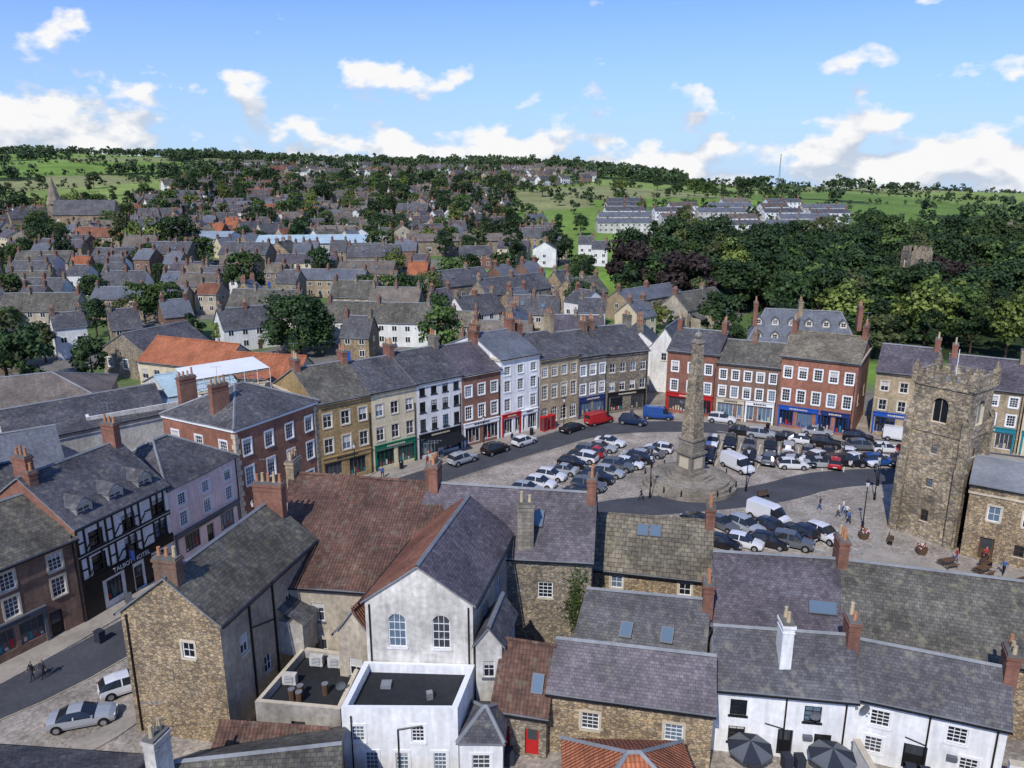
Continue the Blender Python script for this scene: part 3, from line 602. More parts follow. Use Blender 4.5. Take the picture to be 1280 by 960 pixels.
# ------------------------------------------------------------------ market cross obelisk
def obelisk():
    mb=MB(); x,y=22.9,92.6; m='ashlar_grey'
    for r,z0,z1 in((6.0,0,.5),(5.5,.5,.85),(5.0,.85,1.2)): 
        mb.cyl((x,y,z0),r,r,z1-z0,40,'ashlar_grey')
    mb.cyl((x,y,1.2),3.2,3.2,.25,8,m,rot=.39); mb.cyl((x,y,1.45),2.7,2.7,.25,8,m,rot=.39)
    r=.62
    mb.obox(x,y,1.7,3.0,3.0,.4,r,m); mb.obox(x,y,2.1,2.5,2.5,2.2,r,m); mb.obox(x,y,4.3,2.9,2.9,.3,r,m)
    mb.obox(x,y,4.6,2.3,2.3,1.6,r,m); mb.obox(x,y,6.2,2.6,2.6,.25,r,m)
    for i in range(4):
        a=r+i*math.pi/2; cx,cy=x+1.26*math.cos(a),y+1.26*math.sin(a); mb.obox(cx,cy,2.5,.06,1.5,1.4,a,'cream_stone')
    s2=math.sqrt(2)
    mb.cyl((x,y,6.45),1.0*s2,.45*s2,12.2,4,'stone_tower',rot=r+.785); mb.obox(x,y,18.6,1.15,1.15,.2,r,m); mb.obox(x,y,18.8,.7,.7,.3,r,m)
    for i in range(6):
        t0=-1.3+i*.43; t1=t0+.43; mb.cyl((x,y,19.55+.45*math.sin(t0)),.45*math.cos(t0),.45*math.cos(t1),.45*(math.sin(t1)-math.sin(t0)),12,m,smooth=True)
    mb.cyl((x,y,19.95),.08,.0,.8,6,'steel')
    for i in range(16):
        a=6.2832*i/16; px,py=x+5.8*math.cos(a),y+5.8*math.sin(a)
        if i%4: mb.cyl((px,py,.5),.1,.08,.8,6,'black_paint')
    mb.obj('market_cross_obelisk')
obelisk()
# ------------------------------------------------------------------ foreground buildings
def ex1(mb,c):
    w=Wall(mb,c[0],c[1],0)
    for u in(3.2,6.2): w.lb(u,u+.12,1,9.6,-.14,0,'black_paint')
    mb.rod(w.P(3.3,7.2,-.1),w.P(6.2,6.2,-.1),.05,'black_paint')
    w.lb(6.8,9.4,2.8,5.6,-2.,0,'render_grey'); p=[w.P(6.7,5.6,-2.2),w.P(9.5,5.6,-2.2),w.P(9.5,6.7,0),w.P(6.7,6.7,0)]; mb.q(p,'slate')
    w=Wall(mb,c[3],c[0],0); w.lb(.4,.5,.2,9.4,-.12,-.01,'black_paint')
bld('rubble_stone_house',[(-26.7,46.6),(-19.4,45.1),(-16.2,57.6),(-23.6,59.2)],9.6,12.5,'stone_gold','slate_moss','gablef',sides={0:[(6.6,1.2,[4.9],.9,'sashS')],1:[(5.8,1.5,[2.4,8.5],.9,'sash'),(2.5,1.4,[5.],.9,'sash')]},mats={1:'render_tan'},extra=ex1,
    chim=[('x',-22.9,46.3,10.5,13.9,3,'brick_brown',-.2),('x',-19.7,58,10.5,14.4,5,'brick_red',-.2)],sag=.05)
bldR('pantiled_building',(-17.3,53.6),(-4.5,51.9),(-6.6,62.9),(-20.2,65.4),7.6,12.2,'render_tan','pantile_old',sides={0:[(4.6,1.6,[2.2,5.4],1.0,'sashR'),(1.2,1.8,[2.2,5.4],1.1,'sashR')]},chim=[('r',.97,1.8,3,'brick_red'),('r',.03,1.5,3,'ashlar')],sag=.06)
def ex3(mb,c):
    w=Wall(mb,c[3],c[0],0)
    w.lb(.25,.35,.2,9.6,-.1,-.01,'black_paint'); w.lb(w.L-.35,w.L-.25,.2,9.6,-.1,-.01,'black_paint')
bld('gabled_chapel',[(-10.2,47.5),(-2.7,47.0),(.0,58.3),(-7.2,60)],9.9,12.6,'render_offwhite','slate_purple','gablef',sides={0:[(6.3,2.6,[2.2,5.3],1.25,'arch')],1:[(6.0,2.2,[3.,7],1.1,'sashR')]},mats={1:'render_grey'},sag=.03,chim=[],roof2='pantile_red',extra=ex3)
bld('pantiled_wing',[(-12.6,49.0),(-10.1,48.3),(-6.6,59.2),(-9.2,60)],6.6,8.4,'render_tan','pantile_red','gablef',rf=.5,sides={0:[(3,1.5,1,1,'sashR')]},sag=.05)
def flatbits(mb,c):
    mb.obox(-8.6,45.5,4.5,.7,.7,.25,0,'lead'); mb.obox(-5.5,44.2,4.5,.4,.4,.5,.3,'steel'); mb.rod((-10.4,42.3,.2),(-10.4,42.3,4.6),.05,'black_paint'); mb.rod((-7.4,42.28,.2),(-7.4,42.28,3.6),.05,'black_paint'); mb.rod((-7.4,42.28,3.6),(-5.8,42.26,3.9),.05,'black_paint')
bld('white_flat_roofed_house',[(-11.0,42.4),(-3.5,42.3),(-2.6,46.9),(-10.4,47.3)],4.5,5,'render_bright','felt','flat',sides={0:[(2.6,1.2,[1.0,4.9],.85,'sashW'),(.4,1.4,[1.8,3.8,6.3],.85,'sashW')],3:[(2.2,1.3,[2],.8,'sash')]},extra=flatbits)
bld('white_annexe',[(-3.4,41.9),(-.6,41.9),(-.4,45.6),(-2.7,45.6)],3.0,4.2,'render_bright','slate','hip',sides={0:[(.5,1.5,1,1.2,'sashW')]},inset=.5)
bld('render_outshot',[(-2.5,46.4),(-.7,46.4),(.2,50.5),(-1.6,50.9)],7.2,8.4,'render_offwhite','slate','gablef',sides={0:[(4.5,1.3,1,.8,'sashR')]})
def sk5(mb,c):
    skylight(mb,(-8.9,57.4,8.6),(6.4,55.8,8.6),(7.,59.9,12.6),(-6.9,62.2,12.6),.68,.55,1.1,1.5)
    w=Wall(mb,c[0],c[1],0); 
    for _ in range(1500):
        z=random.triangular(1.5,8.2,4.5); u=14.2+random.gauss(0,.4+.14*math.sin(z*2)); p=w.P(min(u,15.3),z,-.05-random.random()*.22)
        a=V((random.uniform(-.13,.13),random.uniform(-.08,.08),random.uniform(-.12,.12))); b=V((random.uniform(-.12,.12),random.uniform(-.12,0),random.uniform(.04,.14))); mb.q([p,p+a,p+a+b,p+b],random.choice(['ivy','ivy_light']))
bldR('slate_roofed_stone_building',(-8.9,57.6),(6.4,55.9),(7.0,59.9),(-6.9,62.2),8.5,12.5,'stone_grey','slate_purple',sides={0:[(4.9,1.4,[11.7],1.2,'georg')]},chim=[('r',.98,1.7,3,'brick_red'),('r',.02,2.,3,'brick_red'),('x',1.1,57.2,8.2,13.,2,'ashlar_grey',0.)],extra=sk5)
def sk6(mb,c):
    for u in(.42,.53): skylight(mb,(6.7,59.6,6.1),(16.5,57.4,6.1),(17.3,61.5,9.1),(7.5,63.2,9.1),u,.75,1.,1.1)
bldR('stone_slated_house',(6.7,59.6),(16.6,57.4),(17.3,61.5),(7.5,63.2),6,9.2,'stone_gold','stone_slate',sides={0:[(4.2,1.1,[2.3,8.0],1.0,'sashS')]},chim=[('r',.99,1.6,2,'brick_red')],extra=sk6,sag=.06)
def sk7(mb,c):
    for u in(.38,.7): skylight(mb,(4.6,50.5,4.6),(13.8,48,4.6),(14.7,51.1,7.6),(5.9,52.9,7.6),u,.35)
bldR('slate_roofed_house',(4.6,50.5),(13.8,48.3),(14.7,51.3),(5.9,52.9),4.5,7.6,'stone_grey','slate',extra=sk7,chim=[('r',.99,1.7,2,'brick_red')])
bldR('stone_cottage',(2.5,44.6),(13.0,42.4),(13.4,44.6),(3.2,46.6),5.,7.4,'stone_gold','slate_purple',sides={0:[(2.2,1.3,[2.8,8.3],1.2,'georgS'),(.2,1.2,[5.5],1.6,'dark')]},chim=[])
bldR('pantiled_outbuilding',(-1.3,44.6),(2.3,43.8),(2.9,46.3),(-.5,47.2),3.6,7.0,'stone_grey','pantile_old',sides={0:[(.1,2.1,[.7,2.7],.95,'doorR')]},extra=lambda mb,c:skylight(mb,(-1.3,44.6,3.7),(2.3,43.8,3.7),(2.9,46.3,7.1),(-.5,47.2,7.1),.78,.4,.8,1.3))
bld('orange_pantiled_house',[(3.0,33),(11,33.4),(10.5,40.6),(3.3,40.9)],3.9,6.4,'stone_gold','pantile_orange','hip',inset=.5)
bldR('purple_slate_house',(14.9,50.9),(24,49.2),(25.7,54.4),(16.2,55.7),6,9.3,'stone_grey','slate_purple',chim=[('r',.99,2.,3,'brick_red')],extra=lambda mb,c:skylight(mb,(14.9,50.9,6.1),(24,49.2,6.1),(25.7,54.4,9.4),(16.2,55.7,9.4),.85,.3,2.0,1.1))
bldR('long_slate_house',(24.1,49.2),(36.5,45.3),(39.6,50.4),(25.8,54.3),6,9.3,'stone_gold','slate_moss',chim=[('r',.98,2.,3,'brick_red')],sag=.05)
def pipes(mb,c):
    w=Wall(mb,c[0],c[1],0)
    for u in(4.6,8.4): w.lb(u,u+.1,.2,5.0,-.12,-.02,'black_paint')
    mb.rod(w.P(3.4,2.6,-.08),w.P(4.6,2.3,-.08),.04,'black_paint'); w.lb(5.9,6.5,1.7,2.0,-.3,0,'grey_paint')
bldR('white_cottage',(13.7,44.7),(22.6,43.4),(23.2,46.2),(14.2,47.4),5.2,7.9,'render_bright','slate',sides={0:[(3.0,1.2,[1.6,6.4],1.1,'sashB'),(.1,2.1,[4.8],1.,'doorK'),(.9,1.2,[1.6,7.2],1.1,'sashB')]},chim=[('x',18.4,45.6,5.5,9.6,2,'render_bright',1.5),('r',.99,1.5,2,'brick_red')],extra=pipes)
bldR('white_cottage',(22.7,44.1),(31.1,40.9),(32.2,43.2),(23.7,46.6),5.0,7.4,'render_bright','slate',sides={0:[(2.9,1.2,[1.8,6.3],1.2,'sashW'),(.1,2.,[4.1],1.4,'doorK'),(.8,1.2,[1.6,7.2],1.1,'sashW')]},chim=[('r',.99,1.5,3,'brick_red')],extra=pipes)
bld('yard_outbuilding',[(-17.6,45.2),(-11.6,44.4),(-11.0,50.5),(-16,51.6)],2.8,3,'render_grey','felt','flat',sides={0:[(.2,2,[3],1,'doorK')]})
bld('outbuilding',[(-19.2,41.4),(-12.2,41),(-11.6,43.6),(-18.8,44.6)],2.4,3.6,'stone_gold','pantile_old','gable')
bldR('slate_roofed_cottage',(-21,34.6),(-9.8,35.6),(-10.4,39.0),(-20.2,37.4),3.6,5.2,'stone_gold','slate_moss',chim=[('x',-20.0,36.6,3,8.0,2,'render_offwhite',1.3)])
bldR('slate_roofed_cottage',(-36,31.6),(-22.5,32),(-22.5,36.0),(-36,36.4),3.4,4.8,'stone_grey','slate',chim=[])
bld('slate_roofed_cottage',[(31,30),(40,28),(42,34),(33,36.5)],4.2,6.4,'stone_gold','slate','gable',chim=[('r',.02,1.6,3,'brick_red')])
bld('slate_roofed_cottage',[(22,29.5),(29.5,28.5),(30.5,34),(23,35)],3.2,5.,'stone_gold','slate','gable')
def wallseg(pts,h,mat='stone_grey',t=.35):
    mb=MB()
    for a,b in zip(pts,pts[1:]):
        w=Wall(mb,a,b,0); w.lb(0,w.L,0,h,0,t,mat); w.lb(-.03,w.L+.03,h,h+.1,-.05,t+.05,'cream_stone')
    mb.obj('stone_wall')
wallseg([(-12,40.2),(-3,39.8)],1.8); wallseg([(22.6,43),(22.4,37)],2.2,'render_bright'); wallseg([(31.4,40.6),(40,38)],2.4,'render_bright'); wallseg([(36.5,56.5),(50,53.5),(62,50)],1.6)
for x,y in((-14.6,50.2),(-13.2,50.0),(-16,48.)):
    mb=MB(); mb.obox(0,0,.1,1.0,.45,.8,0,'render_offwhite'); mb.obox(0,-.24,.2,.62,.02,.6,0,'grey_paint'); mb.obox(-.35,0,0,.08,.4,.1,0,'steel'); mb.obox(.35,0,0,.08,.4,.1,0,'steel')
    for i in range(5): mb.obox(0,-.26,.25+i*.12,.6,.02,.03,0,'white_paint')
    mb.obj('air_conditioning_unit',(x,y,2.8),-.1)
mb=MB(); mb.cyl((0,0,0),.22,.25,.85,8,'wood'); mb.cyl((0,0,.85),.25,.25,.04,8,'steel'); kg=mb.mesh('beer_keg')
for x,y in((-15.4,46.3),(-14.8,46.0),(-14.9,46.7),(-13.2,46.9)): inst('beer_keg',kg,(x,y,2.8))
mb=MB(); mb.obox(0,0,.08,.58,.7,.92,0,'cloth_dark'); mb.obox(0,.02,1.0,.62,.76,.07,0,'cloth_dark'); mb.obox(-.22,.36,0,.06,.16,.16,0,'tyre'); mb.obox(.22,.36,0,.06,.16,.16,0,'tyre'); wb=mb.mesh('wheelie_bin')
for x,y,r in((18.3,42.9,.1),(19.1,42.8,.0),(26.0,41.9,-.3),(26.8,41.6,-.3),(4.5,43.2,0),(-.2,43.4,.1),(-35,57.5,1.1)): inst('wheelie_bin',wb,(x,y,.02),r)
def dish(x,y,z,r):
    mb=MB(); 
    for i in range(3):
        for j in range(12):
            a,b=6.2832*j/12,6.2832*(j+1)/12; r0,r1=.12*i,.12*(i+1); f=lambda q,t:(q*math.cos(t),-.1+q*q*-.6,q*math.sin(t))
            mb.q([f(r0,a),f(r1,a),f(r1,b),f(r0,b)],'grey_paint')
    mb.rod((0,-.1,-.3),(0,-.55,0),.015,'steel'); mb.rod((0,.3,-.3),(0,-.1,0),.02,'steel'); mb.obox(0,-.57,-.04,.08,.08,.08,0,'grey_paint')
    mb.obj('satellite_dish',(x,y,z),r)
dish(-12,46.5,3.9,0.3); dish(23.2,43.5,4.3,.2); dish(20,43.4,3.9,-.2)
for x,y in((15.6,42.5),(20.7,41.8)):
    mb=MB(); mb.cyl((0,0,0),.3,.3,.12,12,'concrete'); mb.cyl((0,0,.1),.03,.03,2.5,6,'wood')
    R=1.5
    for i in range(8):
        a,b=6.2832*i/8,6.2832*(i+1)/8; p=(R*math.cos(a),R*math.sin(a),2.05);q=(R*math.cos(b),R*math.sin(b),2.05); mm='cloth_dark' if i%2 else 'grey_paint'; mb.q([p,q,(0,0,2.6)],mm); mb.q([(p[0],p[1],1.9),(q[0],q[1],1.9),q,p],mm); mb.rod((0,0,2.2),(p[0]*.95,p[1]*.95,2.04),.012,'steel',4)
    mb.obj('patio_umbrella',(x,y,0),.2)
# ------------------------------------------------------------------ left block behind the hotel
bld('workshop_hall',[(-88,96),(-62,112),(-68,128),(-96,113)],5.5,9.0,'stone_grey','roof_brown','hip')
bld('workshop_hall',[(-64,92),(-50,106),(-58,118),(-73,104)],5.6,8.2,'render_offwhite','slate','gable')
bld('flat_roofed_hall',[(-58,100),(-46,110),(-51,117),(-63,107)],6.0,6.4,'render_offwhite','roof_metal','flat')
bld('metal_roofed_hall',[(-52,112),(-44,119),(-51,128),(-60,121)],6.2,8.3,'render_offwhite','roof_teal','gable',sides={0:[(3,1.5,4,1.4,'sash')]})
bld('slate_roofed_hall',[(-75,70),(-54,87),(-60,95),(-82,79)],5.2,8.4,'render_offwhite','slate_blue','gable')
bld('slate_roofed_hall',[(-66,60),(-51,75),(-57,82),(-73,68)],5.2,8.4,'brick_brown','slate','gable',chim=[('r',.9,1.6,3,'brick_red')])
bld('brick_house',[(-58,50),(-47.5,62),(-54,68),(-65,56)],6,9,'brick_red','slate_moss','gable',chim=[('r',.9,1.6,3,'brick_red')])
bld('pantiled_school',[(-68,136),(-50,129),(-47,139),(-65,147)],6.2,9.6,'render_cream','pantile_orange','gable',sides={0:[(3,1.8,7,1.4,'sash')]},sag=.03)
bld('pantiled_school',[(-50,124),(-35,121),(-34,130),(-48,134)],6.4,9.4,'render_cream','pantile_orange','gable',sides={0:[(3,1.8,6,1.4,'sash')]},sag=.03)
bld('slate_roofed_hall',[(-82,150),(-70,144),(-63,157),(-75,164)],5.5,9.0,'stone_grey','slate','gablef',sides={0:[(2,1.8,3,1.4,'sashW')]},sag=.03)
def scaffold():
    mb=MB(); a=V((-46,106,0)); d=V((.75,.66,0)); e=V((-.66,.75,0))
    for i in range(7):
        for j in range(3):
            p=a+d*i*2+e*j*3; mb.rod(p,p+V((0,0,10.4)),.045,'white_paint',4)
    for k in range(5):
        z=2+k*2
        for j in range(3): mb.rod(a+e*j*3+V((0,0,z)),a+e*j*3+d*12+V((0,0,z)),.045,'steel',4)
        for i in range(7): mb.rod(a+d*i*2+V((0,0,z)),a+d*i*2+e*6+V((0,0,z)),.045,'steel',4)
        mb.box(a+V((0,0,z+.05)),d*12,e*1.,(0,0,.05),'pot_buff')
    mb.q([a+V((0,0,10.3)),a+d*12+V((0,0,10.3)),a+d*12+e*6+V((0,0,11)),a+e*6+V((0,0,11))],'white_paint')
    mb.obj('scaffolding')
scaffold()
# ------------------------------------------------------------------ town houses (variants)
def house_mesh(i,n,uw,dp,ze,rh,wall,roof,ch=True,win='white_paint'):
    mb=MB(); L=n*uw; h=dp/2; c=[V((-L/2,-h,0)),V((L/2,-h,0)),V((L/2,h,0)),V((-L/2,h,0))]
    for k in range(4):
        w=Wall(mb,c[k],c[(k+1)%4],0); mb.q([w.P(0,-4),w.P(w.L,-4),w.P(w.L,ze),w.P(0,ze)],wall)
        m=(n*2 if k in(0,2) else 1)
        for j in range(m):
            u=(j+.5)*w.L/m
            for z,hh in((.9,1.4),(3.5,1.25)):
                if z==.9 and j%2==0 and k==0: w.lb(u-.45,u+.45,0,2.1,-.04,0,random.choice(['wood','blue_paint','white_paint','green_paint'])); continue
                w.lb(u-.6,u+.6,z,z+hh,-.035,0,win); 
                for sg in(-1,1): w.lb(u+sg*.28-.23,u+sg*.28+.23,z+.1,z+hh-.1,-.045,-.035,'glass')
    a=V((-L/2,0,0));b=V((L/2,0,0)); zr=ze+rh; Z=lambda p,z:V((p.x,p.y,z))
    mb.q([Z(c[1],ze),Z(c[2],ze),Z(b,zr)],wall); mb.q([Z(c[3],ze),Z(c[0],ze),Z(a,zr)],wall)
    k=.3; ez=ze-rh*k/h+.08
    slab(mb,(-L/2-.2,-h-k,ez),(L/2+.2,-h-k,ez),(L/2+.2,0,zr+.08),(-L/2-.2,0,zr+.08),roof,.14,.02,2.5)
    slab(mb,(L/2+.2,h+k,ez),(-L/2-.2,h+k,ez),(-L/2-.2,0,zr+.08),(L/2+.2,0,zr+.08),roof,.14,.02,2.5)
    ridge(mb,(-L/2-.2,0,zr+.1),(L/2+.2,0,zr+.1),'lead')
    if i%3==1 and n>=2:
        for j in range(n):
            x=-L/2+uw*(j+.5); mb.obox(x,-h-1.5,-3,2.6,3,6.0,0,wall); slab(mb,(x-1.5,-h-3.2,2.95),(x+1.5,-h-3.2,2.95),(x+1.5,-h,4.2),(x-1.5,-h,4.2),roof,.1,0)
    if i%4==2:
        skylight(mb,(-L/2,-h,ze+.1),(L/2,-h,ze+.1),(L/2,0,zr+.1),(-L/2,0,zr+.1),.3,.5); skylight(mb,(-L/2,-h,ze+.1),(L/2,-h,ze+.1),(L/2,0,zr+.1),(-L/2,0,zr+.1),.7,.4)
    if ch:
        for j in range(n+1):
            if j%2==0 or n<3:
                x=-L/2+j*uw; x=max(-L/2+.5,min(L/2-.5,x)); chimney(mb,x,0,zr-.8,zr+1.3,.7,1.3,0,random.choice(['brick_red','brick_brown','stone_grey']),0)
                for q in(-.4,0,.4): mb.cyl((x,q,zr+1.3),.14,.11,.55,6,'terracotta')
    return mb.mesh('house_mesh')
HV=[]
walls=['stone_gold','stone_grey','stone_grey','brick_red','brick_brown','render_white','render_tan','stone_gold','render_cream','ashlar']
roofs=['slate','slate','slate_purple','stone_slate','slate_moss','slate','slate_blue','pantile_red','roof_brown','slate','slate_blue']
for i in range(34):
    n=[1,1,2,2,3,4][i%6]; wl=walls[i%10]; rf=roofs[(i*3)%11]
    if i==13: rf='pantile_orange'
    if i in(12,23): rf='stone_slate'
    HV.append((n*6.2,8,house_mesh(i,n,6.2,random.choice([7.5,8,9]),random.choice([5.2,5.6,6.8]),random.choice([2.6,3.2,3.8]),wl,rf),wl,rf))
EV=[(n*6.,8,house_mesh(90+n,n,6.,8,5.2,2.6,wl,rf),0,0) for n,wl,rf in((2,'render_tan','roof_brown'),(2,'brick_brown','slate'),(3,'render_offwhite','roof_brown'),(1,'render_white','slate'),(2,'ashlar','roof_brown'),(2,'render_white','slate_moss'))]
WV=[(n*6.,8,house_mesh(120+n,n,6.,8,5.4,2.0,wl,rf),0,0) for n,wl,rf in((4,'render_bright','slate'),(5,'render_offwhite','slate_blue'),(3,'render_white','roof_brown'))]
occ={}
def occupied(x,y,r):
    cx,cy=int(x//12),int(y//12)
    for i in range(cx-2,cx+3):
        for j in range(cy-2,cy+3):
            for a,b,s in occ.get((i,j),()):
                if (a-x)**2+(b-y)**2<(r+s)**2: return True
    return False
def mark(x,y,r): occ.setdefault((int(x//12),int(y//12)),[]).append((x,y,r))
def clearzone(x,y):
    if y<225 and x>23.5 and y<150-(x-25)*.3+ (16 if 38<x<68 else 0): return False
    if x<=23.5 and y<(126+(x-23.5)*1.106)+ 27: return False
    if x<-28 and y<152 : return False
    if x<-48 and y<168 and x>-90: return False
    if abs(x+47)<9 and abs(y-165)<10: return False
    for a,b,cx,cy in((-106,-58,330,16),(-45,5,335,9),(-158,-122,345,13),(-250,-208,418,12)):
        if a-6<x<b+6 and abs(y-cx)<cy+4: return False
    return True
nh=0
def place(x,y,ang,vs_,names,gap=0):
    global nh
    Lh,dp,me=random.choice(vs_)[:3]; r=4.4; pts=[]
    k=max(1,int(Lh/8)); dx,dy=math.cos(ang),math.sin(ang)
    for i in range(k+1):
        t=(-.5+i/k)*(Lh-6) if k else 0
        pts.append((x+dx*t,y+dy*t))
    if any(occupied(a,b,r) or not clearzone(a,b) for a,b in pts): return Lh
    for a,b in pts: mark(a,b,r)
    inst(names,me,(x,y,tz(x,y)),ang+random.choice([0,math.pi])+random.uniform(-.03,.03)); nh+=1
    return Lh
by=150
while by<1080:
    bx=-.9*by
    while bx<.4*by:
        cx,cy=bx+random.uniform(-10,10),by+random.uniform(-10,10); an=random.choice([.1,.75,-.35,.6,.05,-.15]) if cy<330 else random.choice([.7,.75,.85,.2,-.2])
        for rr in range(-2,3):
            t=-34
            while t<34:
                x=cx+math.cos(an)*t-math.sin(an)*rr*14; y=cy+math.sin(an)*t+math.cos(an)*rr*14
                L=13
                dens=.98 if y<420 else .9 if y<620 else .6
                if town(x,y) and y>142 and random.random()<dens:
                    est=y>330 and x/y>-.25
                    L=place(x,y,an+(random.choice([0,math.pi/2]) if random.random()<.2 else 0),EV if est and random.random()<.75 else HV,'terraced_house' if est else 'stone_house')
                t+=L*.5+8
        bx+=72
    by+=70
for rowi,yy in enumerate((432,456,482,510,538)):
    x=yy*.14
    while x<yy*.43:
        if random.random()<.88: place(x,yy+ (x-150)*.1,.12+random.uniform(-.05,.05),WV,'white_terrace')
        x+=random.choice([30,34,38])
for x,y,a in((232,395,.2),(250,388,-.4),(262,420,.3),(270,440,.2)): place(x,y,a,HV,'stone_house')
for nme,x,y,lx,ly,h,m,r,a in(('supermarket',-82,330,48,26,6,'render_offwhite','roof_teal',.15),('school',-20,335,50,12,6,'stone_grey','roof_brown',.1),('warehouse',-140,345,36,20,6,'render_white','roof_metal',-.1)):
    z=tz(x,y); d=V((math.cos(a),math.sin(a),0));e=V((-d.y,d.x,0)); c0=V((x,y,0)); bld(nme,[c0-d*lx/2-e*ly/2,c0+d*lx/2-e*ly/2,c0+d*lx/2+e*ly/2,c0-d*lx/2+e*ly/2],z+h,z+h+2.5,m,r,'gable',zb=z-4,sides={0:[(z+1.5,2,8,2.,'sash')]},sag=0)
z=tz(-222,420)
def spire(mb,c):
    mb.obox(-246,424,z-3,6,6,17,.2,'stone_grey'); mb.cyl((-246,424,z+14),4,0,15,8,'stone_grey')
bld('parish_church',[(-240,410),(-210,414),(-212,426),(-242,422)],z+9,z+16,'stone_gold','slate','gable',zb=z-4,sides={0:[(z+2,5,6,1.6,'arch')]},extra=spire)
z=tz(137,262)
def fri(mb,c):
    for i in range(4):
        w=Wall(mb,c[i],c[(i+1)%4],0)
        for u in (0,2.,4.,6.): w.lb(u,u+1,z+17.,z+18.2,0,.4,'stone_tower')
bld('ruined_friary_tower',[(133,258),(140,258),(140,265),(133,265)],z+16.3,z+17,'stone_tower','lead','flat',zb=z-3,sides={0:[(z+9,5.5,[3.5],1.8,'archS')],3:[(z+9,5.5,[3.5],1.8,'archS')]},extra=fri)
mast=MB()
for i in range(3):
    a=i*2.094; mast.rod((1.6*math.cos(a),1.6*math.sin(a),0),(.4*math.cos(a),.4*math.sin(a),42),.18,'steel',4)
for k in range(12):
    r0=1.6-1.2*k/12; z0=3.5*k
    for i in range(3):
        a,b=i*2.094,(i+1)*2.094; mast.rod((r0*math.cos(a),r0*math.sin(a),z0),((r0-.1)*math.cos(b),(r0-.1)*math.sin(b),z0+3.5),.1,'steel',4)
mast.obj('radio_mast',(336,1000,tz(336,1000)-1))
# ------------------------------------------------------------------ trees
def leafquads(P,N,s):
    n=len(P); r=rng.normal(size=(n,3)); t=np.cross(N,r); t/=np.linalg.norm(t,axis=1,keepdims=True)+1e-9; b=np.cross(N,t)
    s=s[:,None]; a=t*s; c=b*s*rng.uniform(.6,1.,(n,1))
    return np.stack([P-a-c*.6,P+a*.7-c,P+a+c*.7,P-a*.6+c],1)
def crown(nl,H,W,per,leaf,conic=False,base=.18,sk=0):
    PP=[];NN=[];CC=[]
    for i in range(nl):
        if i==0: c=np.array([0,0,H*.62]); R=W*.34
        else:
            a=rng.uniform(0,6.28); hz=rng.uniform(0,1); zz=H*(base+.12+.66*hz)
            env=(1-hz*.95) if conic else math.sqrt(max(.05,1-((hz-.38)/.72)**2))
            rr=W*(.42+sk*math.cos(a*2+nl))*env*math.sqrt(rng.uniform(.25,1)); c=np.array([rr*math.cos(a),rr*math.sin(a),zz]); R=W*rng.uniform(.08,.21)*(.6 if conic else 1)
        d=rng.normal(size=(per,3)); d/=np.linalg.norm(d,axis=1,keepdims=True); d[:,2]=np.where(d[:,2]<-.3,-d[:,2],d[:,2])
        k=rng.uniform(.65,1.18,(per,1)); bump=1+.25*np.sin(d[:,:1]*7+i)*np.cos(d[:,1:2]*6)
        P=c+d*R*k*bump*np.array([1,1,.85]); N=d+rng.normal(size=(per,3))*.5; N/=np.linalg.norm(N,axis=1,keepdims=True)
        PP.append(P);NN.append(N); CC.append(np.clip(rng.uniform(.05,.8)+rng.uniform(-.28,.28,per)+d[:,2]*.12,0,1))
    P=np.concatenate(PP);N=np.concatenate(NN);C=np.concatenate(CC)
    return leafquads(P,N,leaf*rng.uniform(.6,1.3,len(P))),C
def npmesh(name,Q,C,mats,extra=None):
    me=bpy.data.meshes.new(name); n=len(Q)
    ev,ef=(extra if extra else ([],[]))
    verts=np.concatenate([Q.reshape(-1,3),np.array(ev,float).reshape(-1,3)]); nf=n+len(ef)
    me.vertices.add(len(verts)); me.vertices.foreach_set('co',verts.ravel().astype(np.float32))
    idx=np.concatenate([np.arange(n*4),np.array([i+n*4 for f in ef for i in f],int).ravel()]) if ef else np.arange(n*4)
    me.loops.add(nf*4); me.loops.foreach_set('vertex_index',idx.astype(np.int32))
    me.polygons.add(nf); me.polygons.foreach_set('loop_start',np.arange(nf,dtype=np.int32)*4); me.polygons.foreach_set('loop_total',np.full(nf,4,np.int32))
    mi=np.zeros(nf,np.int32); mi[n:]=1; me.polygons.foreach_set('material_index',mi)
    for m in mats: me.materials.append(MATS[m])
    at=me.color_attributes.new('col','FLOAT_COLOR','POINT'); c=np.zeros((len(verts),4),np.float32); c[:,3]=1; c[:n*4,:3]=np.repeat(C,4)[:,None]; at.data.foreach_set('color',c.ravel())
    me.update(calc_edges=True); return me
def trunk(H,W,nl=6):
    ev=[];ef=[]
    def seg(a,b,r0,r1):
        a,b=V(a),V(b); d=(b-a).normalized(); x=d.orthogonal().normalized(); y=d.cross(x); k=len(ev); n=6
        for c,r in((a,r0),(b,r1)):
            for i in range(n): ev.append(tuple(c+(x*math.cos(6.2832*i/n)+y*math.sin(6.2832*i/n))*r))
        for i in range(n): j=(i+1)%n; ef.append((k+i,k+j,k+n+j,k+n+i))
    seg((0,0,-1),(0,0,H*.35),H*.028,H*.02); seg((0,0,H*.35),(.2,.1,H*.75),H*.02,H*.006)
    for i in range(nl):
        a=i*2.4; z=H*(.25+.06*i); seg((0,0,z),(W*.32*math.cos(a),W*.32*math.sin(a),z+H*.22),H*.011,H*.004)
    return ev,ef
def treemesh(H,W,nl,per,leaf,mat,conic=False,base=.18,sk=0):
    Q,C=crown(nl,H,W,per,leaf,conic,base,sk); return npmesh('tree_mesh',Q,C,[mat,'bark'],trunk(H,W))
